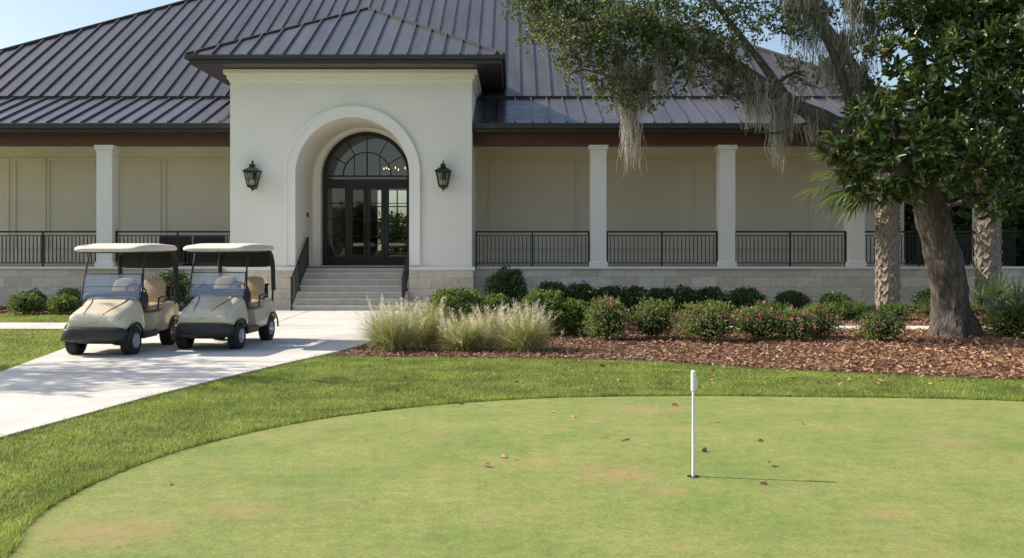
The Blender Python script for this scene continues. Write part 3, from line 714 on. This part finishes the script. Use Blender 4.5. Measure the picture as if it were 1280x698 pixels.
    mb=MB(); mb.loft([(-.80,.36,1.75,1.775,0),(-.785,.47,1.735,1.79,0),(-.74,.54,1.722,1.81,.02),(-.62,.575,1.715,1.835,.04),(-.2,.585,1.712,1.865,.06),(.4,.585,1.712,1.865,.06),(.92,.575,1.715,1.84,.04),(1.03,.54,1.722,1.815,.02),(1.07,.47,1.735,1.79,0),(1.085,.36,1.75,1.775,0)],44,0,5); mb.build('canopy_roof',ROOFP,r,smooth=True)
    mb=MB(); mb.box(-.50,.50,-.60,.9,1.695,1.712); mb.build('canopy_liner',BLKP,r,bevel=.01)
    mb=MB(); mb.add([(-.51,-.50,.93),(.51,-.50,.93),(.50,-.42,1.33),(-.50,-.42,1.33)],[(0,1,2,3)]); mb.add([(-.51,-.56,.90),(.51,-.56,.90),(.50,-.44,1.33),(-.50,-.44,1.33)],[(0,1,2,3)]); mb.build('windscreen',ACRYL,r,fix=False)
    mb=MB(); mb.tube([(-.505,-.425,1.335),(.505,-.425,1.335)],.010,6)
    for s in(-1,1): mb.tube([(s*.51,-.56,.90),(s*.503,-.44,1.33)],.008,5)
    mb.build('windscreen_hinge',BLKP,r)
    mb=MB(); c=Vector((.27,-.13,1.03)); nrmv=Vector((0,.75,.66)).normalized(); a=Vector((1,0,0)); b=nrmv.cross(a)
    pts=[c+(a*math.cos(t)+b*math.sin(t))*.17 for t in [2*math.pi*k/24 for k in range(25)]]; mb.tube(pts,.014,8)
    for t in(.3,math.pi-.3,-math.pi/2): mb.tube([c,c+(a*math.cos(t)+b*math.sin(t))*.17],.011,6)
    mb.tube([c,(.27,-.36,.82)],.025,8); mb.build('steering_wheel',BLKP,r,smooth=True)
    mb=MB(); mb.tube([(-.5,.98,1.66),(.5,.98,1.66)],.06,10)
    mb.loft([(.94,.50,1.40,1.68,0),(1.02,.50,1.40,1.68,0)],16,0,8)
    for s in(-1,1): mb.tube(smooth_open([(s*.5,.95,1.66),(s*.53,.98,1.45),(s*.53,1.0,1.2),(s*.54,1.0,.95)],3),.045,8)
    mb.box(-.42,.42,1.0,1.04,.8,1.08); mb.tube([(-.42,1.12,1.06),(.42,1.12,1.06)],.015,6); mb.box(-.4,.4,.66,.99,.83,.86)
    mb.build('bag_cover',BLKP,r,bevel=.01)
    mb=MB(); mh=MB()
    for y in(AX0,AX1):
        for s in(-1,1):
            c=(s*.47,y,.232)
            mb.revx([(-.09,.13),(-.10,.17),(-.095,.205),(-.07,.228),(-.03,.232),(.03,.232),(.07,.228),(.095,.205),(.10,.17),(.09,.13)],32,0,c)
            for k in range(30):
                t=2*math.pi*k/30
                mb.add([(c[0]+xx,c[1]+rr*math.cos(t+dt),c[2]+rr*math.sin(t+dt)) for xx in(-.085,.085) for rr,dt in((.222,-.05),(.237,-.05),(.237,.05),(.222,.05))],[(0,1,2,3),(4,5,6,7),(1,2,6,5),(0,1,5,4),(2,3,7,6)])
            mh.revx([(s*.085,.135),(s*.095,.13),(s*.07,.115),(s*.075,.06),(s*.10,.05),(s*.105,.001)],24,0,c)
            for k in range(6):
                t=2*math.pi*k/6; d=(math.cos(t),math.sin(t)); mh.tube([(c[0]+s*.092,c[1]+d[0]*.03,c[2]+d[1]*.03),(c[0]+s*.088,c[1]+d[0]*.125,c[2]+d[1]*.125)],.018,6)
            mh.revx([(s*.06,.12),(s*.062,.001)],20,1,c)
    mb.build('tyres',RUB,r,fix=False,smooth=True); mh.build('wheel_rims',[HUB,BLKP],r,fix=False,smooth=True)
    return r
c1=build_cart(); c1.location=(-6.83,17.55,.03); c1.rotation_euler=(0,0,math.radians(-3))
c2=empty('golf_cart')
for ch in c1.children:
    o=ch.copy(); o.parent=c2; COL.objects.link(o)
c2.location=(-5.27,18.45,.03); c2.rotation_euler=(0,0,math.radians(-5))

# ------------------------------------------------------------------ flag pin
fp=empty('golf_hole_flagstick',(1.47,8.07,0))
WHITE=mk('white_paint',(.78,.78,.78),(.82,.82,.82),5,.4)
mb=MB(); mb.tube([(0,0,-.08),(0,0,.86)],[.0135,.011],12); mb.tube([(0,0,.70),(0,0,.705),(0,0,.86),(0,0,.868)],[.011,.020,.020,.008],12)
mb.add([(.006,0,.84),(.037,-.01,.82),(.040,.012,.77),(.032,.0,.72),(.006,0,.715),(.042,.01,.80)],[(0,1,5),(0,5,2,3,4)]); mb.build('pole',WHITE,fp,smooth=True)
mb=MB(); mb.revz([(.0085,.060),(.0085,.0565)],24,0); mb.build('cup_rim',WHITE,fp,fix=False)
mb=MB(); mb.add([(.057*math.cos(t),.057*math.sin(t),.0095) for t in [2*math.pi*k/24 for k in range(24)]],[tuple(range(24))]); mb.build('cup_hole',mk('cup_dark',(.01,.012,.008),None),fp,fix=False)

# ------------------------------------------------------------------ plants
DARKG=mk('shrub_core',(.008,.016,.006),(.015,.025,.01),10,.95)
SHRUB=leafmat('shrub_leaf',[(0,(.03,.06,.015)),(.6,(.06,.115,.026)),(1,(.12,.18,.045))],.4,.22,.5)
SHRUBL=leafmat('shrub_leaf_light',[(0,(.06,.11,.018)),(.6,(.125,.195,.034)),(1,(.22,.28,.065))],.45,.3,.4)
AZL=leafmat('azalea_leaf',[(0,(.07,.11,.025)),(.55,(.16,.21,.05)),(1,(.30,.31,.09))],.5,.35,.4)
PINK=leafmat('azalea_petal',[(0,(.50,.05,.15)),(.6,(.70,.16,.30)),(1,(.82,.42,.5))],.6,.35,.2)
STEM=mk('stem',(.07,.045,.03),(.11,.08,.05),20,.9)
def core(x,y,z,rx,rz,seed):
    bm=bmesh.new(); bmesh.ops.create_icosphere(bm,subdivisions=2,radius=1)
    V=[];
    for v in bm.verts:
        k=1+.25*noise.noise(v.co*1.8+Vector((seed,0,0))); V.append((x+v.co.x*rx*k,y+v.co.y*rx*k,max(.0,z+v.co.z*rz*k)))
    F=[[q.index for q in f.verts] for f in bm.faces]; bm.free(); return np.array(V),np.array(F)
def shrub(name,x,y,w,h,mat,n,ll=.05,lw=.03,petal=0,loose=.12,lumpy=.28):
    rx=w/2; rzz=h*.52; zc=h*.50
    d=rdir(n); d[:,2]=np.where(d[:,2]<-.75,-d[:,2],d[:,2])
    lump=np.array([1+lumpy*noise.noise(Vector(v)*2.2+Vector((x*3,y,0)))+lumpy*.45*noise.noise(Vector(v)*6+Vector((x*3,y,0))) for v in d])[:,None]
    rad=1-np.abs(rng.normal(size=(n,1)))*loose*1.3+.05*rng.normal(size=(n,1))
    sp=rng.random((n,1))<.06; rad=np.where(sp,rad+rng.random((n,1))*.18,rad)
    P=np.array([[x,y,zc]])+d*rad*lump*np.array([[rx,rx,rzz]]); P[:,2]=np.maximum(P[:,2],.02)
    U=nrm(d*.6+rdir(n)*.8+np.array([[0,0,.3]]))
    L=ll*(.6+.8*rng.random(n));W=lw*(.6+.8*rng.random(n))
    V,F=leaf_geo(P,U,L,W)
    r=empty(name,(0,0,0))
    np_mesh('leaves',V,F,mat,r)
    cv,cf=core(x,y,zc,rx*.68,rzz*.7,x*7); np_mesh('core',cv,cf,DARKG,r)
    mb=MB()
    for k in range(7):
        t=k*.9; mb.tube([(x+.04*math.cos(t),y+.04*math.sin(t),0),(x+rx*.5*math.cos(t),y+rx*.5*math.sin(t),zc)],[.014,.006],5)
    mb.build('stems',STEM,r,fix=False)
    if petal:
        m=int(petal*n)//5; base=rng.integers(0,n,m); 
        cl_=np.array([noise.noise(Vector(v)*3+Vector((x,0,5))) for v in d[base]])
        base=base[(d[base][:,2]>-.2)&(cl_>-.05)]; m=len(base)
        C=P[base]+d[base]*.03
        PP=np.repeat(C,5,0); UU=nrm(np.repeat(d[base],5,0)*.5+rdir(m*5)*.9)
        V,F=leaf_geo(PP,UU,np.full(m*5,.045),np.full(m*5,.038),.2); np_mesh('blossoms',V,F,PINK,r)
    return r
for x,y,w_,h in((-.15,27.6,1.15,1.15),(1.12,27.6,.95,.76),(1.9,27.5,1.0,.74),(2.72,27.6,.9,.66),(3.35,27.5,.9,.66),(4.15,27.6,.9,.62),(4.8,27.5,.9,.64),(5.5,27.6,.85,.64),(6.45,27.5,1.1,.62),(7.75,27.6,.95,.52),(8.95,27.5,.85,.48),(11.6,27.3,1.1,.6)):
    shrub('boxwood_shrub',x,y,w_,h,SHRUB,int(2600*w_*max(h,.6)),.06,.036)
for x,y,w_,h,m in((-13.3,27.6,.75,.55,SHRUB),(-12.9,26.4,.85,.52,SHRUBL),(-12.3,27.7,.8,.6,SHRUB),(-11.9,26.4,.8,.48,SHRUBL),(-9.35,27.5,1.0,1.1,SHRUB),(-8.6,27.9,.7,.7,SHRUB)):
    shrub('boxwood_shrub',x,y,w_,h,m,int(2600*w_*max(h,.6)),.055,.034)
for x,y,w_,h in((-1.1,20.0,1.3,.92),(.62,20.3,1.0,.88),(1.2,20.2,.8,.70),(-.35,20.6,.9,.78)):
    shrub('pittosporum_shrub',x,y,w_,h,SHRUBL,int(6500*w_*h),.05,.03)
for x,y,w_,h,p in((1.85,19.3,.95,.80,.10),(2.75,19.4,.9,.76,.015),(3.7,18.9,1.15,.74,.035),(4.75,19.2,.95,.66,.20),(5.4,19.0,.85,.62,.24),(5.95,19.5,.85,.62,.14),(7.0,18.9,.85,.58,.06),(9.7,19.5,.9,.6,.0)):
    shrub('azalea_bush',x,y,w_,h,AZL,int(4300*w_*h),.055,.024,petal=p,loose=.26,lumpy=.5)
for x,y,w_,h in((7.6,24.3,.9,.35),(8.4,24.8,1.0,.4),(9.3,24.4,.8,.35),(6.6,24.9,.8,.3),(10.6,24.9,1.0,.45)):
    shrub('liriope_clump',x,y,w_,h,SHRUBL,700,.16,.012,loose=.3)

# ornamental grasses
OG=leafmat('ornamental_grass_blade',[(0,(.15,.20,.045)),(.5,(.29,.32,.10)),(.85,(.46,.43,.20)),(1,(.58,.52,.31))],.5,.4,.3)
PL=leafmat('grass_plume',[(0,(.58,.51,.38)),(.5,(.70,.63,.50)),(1,(.80,.75,.65))],.8,.5,.1)
def strips(P0,D,L,wd,droop,seg=5):
    n=len(P0); S=nrm(np.cross(D,np.array([[0,0,1.]])+rng.normal(size=(n,3))*.3)); V=[]
    P=P0.copy(); d=D.copy(); st=(L/seg)[:,None]
    for k in range(seg+1):
        ww=(wd*(1-k/seg)**.7+.0005)[:,None] if k else (wd*.7)[:,None]
        V.append(P-S*ww/2);V.append(P+S*ww/2)
        P=P+d*st; d=nrm(d+np.array([[0,0,-1.]])*droop[:,None]/seg)
    V=np.stack(V,1).reshape(-1,3); b=np.arange(n)[:,None]*(2*(seg+1))
    F=np.concatenate([b+np.array([[2*k,2*k+1,2*k+3,2*k+2]]) for k in range(seg)],0)
    return V,F,P
def ograss(x,y,r,h,npl):
    e=empty('ornamental_grass'); n=3000
    a=rng.uniform(0,2*np.pi,n); sp=np.abs(rng.normal(size=n))*.55+.05
    D=nrm(np.stack([np.cos(a)*sp,np.sin(a)*sp,np.ones(n)],1)); P0=np.stack([x+np.cos(a)*rng.random(n)*.18,y+np.sin(a)*rng.random(n)*.18,np.zeros(n)],1)
    L=h*(.55+.5*rng.random(n)); V,F,_=strips(P0,D,L,np.full(n,.007),rng.uniform(.4,2.2,n)*(r/.5)); V[:,2]=np.maximum(V[:,2],.02)
    np_mesh('blades',V,F,OG,e)
    a=rng.uniform(0,2*np.pi,npl); sp=np.abs(rng.normal(size=npl))*.42+.05
    D=nrm(np.stack([np.cos(a)*sp,np.sin(a)*sp,np.ones(npl)],1)); P0=np.stack([x+np.cos(a)*.08,y+np.sin(a)*.08,np.zeros(npl)],1)
    V,F,T=strips(P0,D,np.full(npl,h*.66)*(.75+.5*rng.random(npl)),np.full(npl,.005),rng.uniform(.2,1.0,npl)); 
    m=46; t=rng.random((npl,m,1)); U=nrm(D*.9+rng.normal(size=(npl,3))*.2)
    P=T[:,None,:]+U[:,None,:]*(t-.45)*.26+rng.normal(size=(npl,m,3))*.014
    UU=nrm((U[:,None,:]*1.0+rng.normal(size=(npl,m,3))*.45).reshape(-1,3))
    V2,F2=leaf_geo(P.reshape(-1,3),UU,np.full(npl*m,.05),np.full(npl*m,.0035),.1)
    np_mesh('plumes',np.concatenate([V,V2]),np.concatenate([F,F2+len(V)]),PL,e)
ograss(-2.1,17.5,.6,.92,55); ograss(-1.65,18.5,.45,.85,25); ograss(-.85,17.4,.5,.70,55); ograss(.2,17.4,.55,.80,70); ograss(-.35,18.2,.45,.72,35)

# ------------------------------------------------------------------ trees
BARK=mk('oak_bark',(.05,.04,.032),(.21,.175,.14),9,.95,bump=1,bscale=12,bdist=.07,zst=(2.4,2.4,.55))
OAKL=leafmat('oak_leaf',[(0,(.035,.055,.015)),(.55,(.085,.12,.03)),(1,(.18,.21,.065))],.4,.35,.5)
MAGL=leafmat('magnolia_leaf',[(0,(.03,.055,.014)),(.5,(.065,.11,.024)),(.86,(.11,.16,.035)),(.94,(.20,.23,.06)),(1,(.28,.17,.07))],.25,.2,.65)
MOSS=leafmat('spanish_moss',[(0,(.24,.225,.18)),(.5,(.37,.35,.29)),(1,(.50,.47,.40))],.9,.35,.1)
def wiggle(p0,p1,n,amp):
    p0=Vector(p0);p1=Vector(p1);out=[];s=Vector((random.random()*50,)*3)
    for i in range(n+1):
        t=i/n; q=p0.lerp(p1,t); q+=Vector((noise.noise(q*1.1+s),noise.noise(q*1.1+s*2),noise.noise(q*1.1-s)))*amp*math.sin(math.pi*t)*2; out.append(q)
    return out
oak=empty('live_oak_tree')
def limb(mb,pts,r0,r1,n=12,k=6,na=.16,nf=3):
    pts=smooth_open(pts,k); N_=len(pts); rr=[r0+(r1-r0)*(i/(N_-1))**.8 for i in range(N_)]; mb.tube(pts,rr,n,0,na,nf); return [Vector(p) for p in pts],rr
mb=MB(); skel=[]
trunk=[(8.92,20,-.05),(8.88,20,.25),(8.80,20,.8),(8.70,20,1.4),(8.55,20,2.05),(8.38,20,2.7),(8.2,20,3.1)]
tp=smooth_open(trunk,12); rr=[]
for p in tp: rr.append(.385+.17*math.exp(-max(p[2],0)/.22)-.03*p[2])
mb.tube(tp,rr,40,0,.24,4.2); skel+=[Vector(p) for p in tp[30:]]
for t in range(6):
    a=t*1.05+.3; mb.tube([(8.9+.25*math.cos(a),20+.25*math.sin(a),.35),(8.9+.42*math.cos(a),20+.42*math.sin(a),.1),(8.9+.62*math.cos(a),20+.62*math.sin(a),-.08)],[.16,.12,.04],10,0,.2,4)
limbs=[([(8.2,20,2.85),(7.75,20,3.45),(7.15,20,4.0),(6.35,20,4.35),(5.55,20,4.75),(4.8,20,5.25),(4.1,19.9,5.65),(3.3,20,5.95),(2.3,20,6.2),(1.2,20,6.45)],.27,.05),
 ([(8.3,20,2.7),(8.3,20.1,3.6),(8.45,20.2,4.5),(8.75,20.2,5.6),(9.2,20.2,7.0),(9.6,20.2,8.3)],.28,.08),
 ([(8.3,20,2.9),(7.9,20.2,3.9),(7.4,20.3,4.8),(6.9,20.3,5.6),(6.2,20.3,6.6),(5.4,20.4,7.8)],.2,.06),
 ([(7.15,20,4.0),(6.75,19.9,4.7),(6.5,19.8,5.4),(6.0,19.7,6.3),(5.3,19.7,7.2)],.14,.04),
 ([(8.4,20.2,4.4),(9.2,20.0,5.1),(10.2,20,5.9),(11.3,20,6.9)],.16,.05),
 ([(5.55,20,4.75),(5.1,20.2,5.5),(4.6,20.3,6.2),(3.8,20.3,7.2)],.11,.04),
 ([(4.1,19.9,5.65),(3.6,19.7,5.5),(3.0,19.6,5.2),(2.5,19.6,5.05)],.06,.02),
 ([(6.35,20,4.35),(5.9,20,4.3),(5.3,19.9,4.1),(4.9,19.9,4.15)],.05,.015),
 ([(5.2,20,5.0),(4.5,19.8,4.85),(4.1,19.8,4.95)],.05,.015)]
for p,a,b in limbs:
    q,_=limb(mb,p,a,b); skel+=q
oc=[(.75,20,6.45,.62),(.95,19,5.85,.42),(1.5,20.4,6.7,.75),(2.35,19.5,5.95,.62),(1.85,20,5.3,.36),(2.6,20,5.05,.42),(3.1,21,6.6,.7),(3.4,19.5,5.35,.42),(3.9,20,6.2,.6),(4.7,20.5,6.85,.6),
    (5.3,19.5,6.15,.40),(4.35,20,5.0,.28),(6.2,20,6.8,.5),(5.9,20.5,5.35,.30),(7.2,19.5,6.3,.6),(8.2,20,6.9,.9),(9.3,20,6.8,.95),(10.4,20,6.6,1.0),(7.9,21,7.9,1.2),(5.9,20,8.0,1.0),(3.5,20,8.0,1.0),(1.5,20,7.8,.8),(9.8,20,8.3,1.3),(11.5,21,7.2,1.2),(1.45,19.4,5.75,.35),(3.0,19.6,6.0,.4),(.45,20,6.9,.5),(6.9,20.4,5.4,.35),(1.2,19.2,5.2,.25),(2.1,19.3,4.75,.22),(7.0,19.8,4.8,.3),(3.0,19.4,5.65,.35),(1.9,19.3,6.2,.45),(4.3,19.6,5.6,.3)]
def connect(mb,skel,c,r0):
    c=Vector(c[:3]); s=min(skel,key=lambda p:(p-c).length+max(0,p.z-c.z)*.4)
    w_=wiggle(s,c,7,.25); mb.tube(w_,[r0*(1-.75*i/7) for i in range(8)],7)
for c in oc:
    connect(mb,skel,c,.05)
    for k in range(5):
        d=Vector(rdir(1)[0])*c[3]*.85; mb.tube(wiggle(c[:3],Vector(c[:3])+d,4,.12),[.018,.014,.011,.008,.004],5)
mb.build('trunk_and_limbs',BARK,oak,smooth=True,fix=False)
V,F=cluster_leaves(oc,60,.09,.038,14,.34); np_mesh('foliage',V,F,OAKL,oak)
def moss(tufts):
    Vs=[];Fs=[];b=0
    for x,y,z,L,n,sp in tufts:
        P0=np.array([[x,y,z]])+rng.normal(size=(n,3))*np.array([[sp,sp,.06]]); LL=L*(.25+.75*rng.random(n)**1.3)
        seg=9; P=P0.copy(); V=[]; ang=rng.uniform(0,6.28,n); S=np.stack([np.cos(ang),np.sin(ang),np.zeros(n)],1)
        for k in range(seg+1):
            wv=(.017*(1-.6*k/seg)); V.append(P-S*wv/2);V.append(P+S*wv/2)
            st=rng.normal(size=(n,3))*np.array([[.16,.16,.0]])*(LL/seg)[:,None]*1.6; st[:,2]=-LL/seg
            st[:,0]-= (P[:,0]-x)*.09; st[:,1]-=(P[:,1]-y)*.09
            P=P+st
        V=np.stack(V,1).reshape(-1,3); bb=np.arange(n)[:,None]*(2*(seg+1)); F=np.concatenate([bb+np.array([[2*k,2*k+1,2*k+3,2*k+2]]) for k in range(seg)],0)
        Vs.append(V);Fs.append(F+b);b+=len(V)
    return np.concatenate(Vs),np.concatenate(Fs)
tuf=[(2.35,19.9,5.35,2.15,260,.10),(2.15,19.9,5.8,1.4,170,.12),(2.65,19.8,5.4,1.0,140,.1),(5.35,20,4.75,1.4,240,.11),(5.55,19.9,4.8,.9,150,.12),(4.75,20,5.2,1.1,200,.12),(5.0,20,5.1,1.0,170,.14),(4.4,20,5.4,.8,120,.1),(3.6,19.9,5.85,1.0,120,.1),(1.5,20,6.2,.8,90,.1),(6.0,20,4.5,.7,130,.12),(6.6,19.9,6.1,1.4,170,.16),(6.1,19.9,6.7,1.7,180,.17),(5.5,19.6,6.7,1.3,150,.13),(6.9,19.9,5.4,1.1,140,.13),(7.4,19.7,4.6,.9,110,.1),(3.1,20,6.2,.7,80,.1),(.9,20,6.3,.5,50,.08),(5.8,19.6,7.0,1.5,140,.14),(7.1,19.6,6.4,1.2,120,.14),(4.1,20,5.6,.8,110,.1),(6.35,19.9,5.6,.9,110,.12),(2.9,19.5,5.9,1.2,120,.1),(1.1,19.3,5.9,.7,80,.09),(6.6,19.3,6.9,1.6,130,.14)]
V,F=moss(tuf)
np_mesh('spanish_moss',V,F,MOSS,oak)

mag=empty('magnolia_tree')
mc=[(6.55,18.5,3.85,.42),(7.0,18.4,3.45,.46),(6.95,18.5,2.85,.34),(6.75,18.6,4.4,.42),(7.65,18.3,3.9,.54),(7.75,18.4,3.05,.38),(7.6,18.6,4.8,.5),(8.5,18.3,3.5,.56),(8.9,18.4,2.75,.40),(9.4,18.4,3.4,.56),(8.6,18.5,4.65,.6),(9.4,18.5,4.5,.6),(8.2,18.8,5.5,.6),(9.1,18.8,5.7,.65),(7.15,18.8,5.45,.4),(9.6,19,6.4,.8),(10.3,19,4.0,.9),(10.2,19.2,5.5,1.0),(8.5,19.4,6.5,.8),(8.3,19.2,4.2,.5),(6.3,18.6,3.3,.3),(9.9,18.5,2.8,.4),(6.55,18.6,2.95,.22),(6.0,18.6,3.55,.2)]
mb=MB(); q,_=limb(mb,[(9.15,21.3,-.05),(9.1,21.3,1.2),(9.0,21.2,2.6),(8.9,21.0,4.0),(8.8,20.6,5.4),(8.8,20,6.8)],.18,.05,12,5,.08,3)
for c in mc:
    connect(mb,q[6:],c,.05)
    for k in range(5):
        d=Vector(rdir(1)[0])*c[3]*.8; mb.tube(wiggle(c[:3],Vector(c[:3])+d,3,.1),[.016,.012,.009,.005],5)
mb.build('trunk_and_limbs',BARK,mag,smooth=True,fix=False)
V,F=cluster_leaves(mc,35,.20,.08,9,.16,up=.5,flat=.75); np_mesh('foliage',V,F,MAGL,mag)

# the neighbouring oak to the left that throws dappled shade on the path and lawn
oak2=empty('live_oak_tree'); mb=MB()
oc2=[(-14.6,15.9,7.3,.9),(-15.6,16.8,8.0,1.1),(-13.5,15.2,7.2,.55),(-16.6,15.2,7.6,1.2),(-12.4,15.5,7.3,.45),(-14.2,14.2,6.5,.5),(-15.5,14.6,6.6,.8),(-17.6,16.2,7.3,1.2),(-11.9,15.2,7.9,.4)]
q,_=limb(mb,[(-16.6,16.2,-.05),(-16.5,16.2,1.5),(-16.2,16.1,3.2),(-15.8,16,4.8),(-15.4,15.9,6.4),(-15,15.8,7.6)],.4,.1)
for c in oc2: connect(mb,q[10:],c,.08)
mb.build('trunk_and_limbs',BARK,oak2,smooth=True,fix=False)
V,F=cluster_leaves(oc2,15,.13,.06,13,.38); np_mesh('foliage',V,F,OAKL,oak2)

# palms
PBARK=mk('palm_bark',(.20,.165,.125),(.48,.42,.35),9,.95,bump=.8,bscale=14,bdist=.03,zst=(1,1,4))
PALM=leafmat('palm_leaf',[(0,(.055,.095,.022)),(.6,(.125,.18,.045)),(1,(.23,.27,.085))],.4,.3,.5)
def fan(Vs,Fs,base,d,pet,R,nl=34,spread=1.9,wd=.035,droop=.6):
    base=Vector(base); d=Vector(d).normalized(); tip=base+d*pet+Vector((0,0,-.08*pet))
    side=d.cross(Vector((0,0,1))); side.normalize(); up=side.cross(d)
    b=sum(len(v) for v in Vs)
    s=np.array(side)*.015
    V=np.array([np.array(base)-s,np.array(base)+s,np.array(tip)+s,np.array(tip)-s]); Vs.append(V);Fs.append(np.array([[0,1,2,3]])+b); b+=4
    a=np.linspace(-spread,spread,nl)+rng.normal(size=nl)*.03
    D=np.cos(a)[:,None]*np.array(d)+np.sin(a)[:,None]*np.array(side)+np.array(up)*(.15+.12*np.sin(np.arange(nl)*2.5))[:,None]; D=nrm(D)
    L=R*(.75+.25*np.cos(a*.8))*(.9+.2*rng.random(nl))
    V,F,_=strips(np.repeat(np.array(tip)[None],nl,0),D,L,np.full(nl,wd),np.full(nl,droop)*(.5+rng.random(nl)),4); Vs.append(V);Fs.append(F+b)
def sabal(x,y,h,r,nf,seed,extra=()):
    random.seed(seed); e=empty('cabbage_palm'); mb=MB()
    pts=[(x+.03*math.sin(z*1.3),y,z-.05) for z in [h*i/14 for i in range(15)]]; mb.tube(pts,[r*(1.15-.12*i/14) for i in range(15)],16,0,.12,5)
    nb=int(h/.15)
    for i in range(nb):
        z=.12+i*.15
        for k in range(5):
            t=2*math.pi*(k+.5*(i%2))/5+random.uniform(-.12,.12)
            for sgn in(-1,1):
                c,s=math.cos(t),math.sin(t); c2,s2=math.cos(t+sgn*.6),math.sin(t+sgn*.6)
                mb.tube([(x+c2*r*1.0,y+s2*r*1.0,z-.1),(x+c*r*1.1,y+s*r*1.1,z+.08),(x+c*r*1.3,y+s*r*1.3,z+.2+random.uniform(-.03,.05))],[.06,.045,.022],5)
    mb.build('trunk',PBARK,e,fix=False)
    Vs=[];Fs=[]
    for i in range(nf):
        a=i*2.399; el=math.radians(random.uniform(-40,70)); d=(math.cos(a)*math.cos(el),math.sin(a)*math.cos(el),math.sin(el))
        fan(Vs,Fs,(x+d[0]*.15,y+d[1]*.15,h+.1),d,random.uniform(.9,1.35),random.uniform(.9,1.15),32,1.7,.055,random.uniform(.6,1.3))
    for d,pet in extra: fan(Vs,Fs,(x,y,h+.1),d,pet,1.1,34,1.8,.06,.9)
    np_mesh('fronds',np.concatenate(Vs),np.concatenate(Fs),PALM,e)
sabal(10.15,26.9,3.75,.25,26,3,[((-1,-.3,.0),1.45),((-1,-.5,-.4),1.4),((-1,-.1,.3),1.35),((-.8,-.7,-.6),1.2),((-1,.1,-.2),1.65),((-.9,-.3,-.7),1.2),((-1,-.5,.6),1.3)]); sabal(13.1,27.4,4.4,.27,22,5)
def palmetto(x,y,s,n,seed):
    random.seed(seed); e=empty('saw_palmetto'); Vs=[];Fs=[]
    for i in range(n):
        a=i*2.399+random.random(); el=math.radians(random.uniform(25,80)); d=(math.cos(a)*math.cos(el),math.sin(a)*math.cos(el),math.sin(el))
        fan(Vs,Fs,(x,y,.05),d,s*random.uniform(.4,.75),s*random.uniform(.45,.6),22,1.5,.035,.3)
    np_mesh('fronds',np.concatenate(Vs),np.concatenate(Fs),PALM,e)
palmetto(10.1,19.3,1.15,20,1); palmetto(10.7,18.8,1.15,18,2); palmetto(11.6,24,1.1,12,3)

# distant trees
DT=leafmat('distant_foliage',[(0,(.03,.05,.015)),(.6,(.065,.095,.028)),(1,(.12,.15,.05))],.7,.2,.2)
cl=[]
for i in range(46): cl.append((rng.uniform(17,75),rng.uniform(48,75),rng.uniform(1,8),rng.uniform(2,3.4)))
for i in range(34): cl.append((rng.uniform(-90,-32),rng.uniform(50,75),rng.uniform(1,6),rng.uniform(2,3.4)))
for i in range(14): cl.append((rng.uniform(-24,-4),rng.uniform(95,110),rng.uniform(1,3),rng.uniform(2,3)))
for i in range(70): cl.append((rng.uniform(-80,80),rng.uniform(-105,-90),rng.uniform(1,6),rng.uniform(2.5,4)))
for i in range(12): cl.append((rng.uniform(17.5,26),rng.uniform(31,38),rng.uniform(.5,3.2),rng.uniform(1.0,1.6)))
V,F=cluster_leaves(cl,4.5,.5,.3,12,1.0); np_mesh('distant_trees',V,F,DT)
print('done')
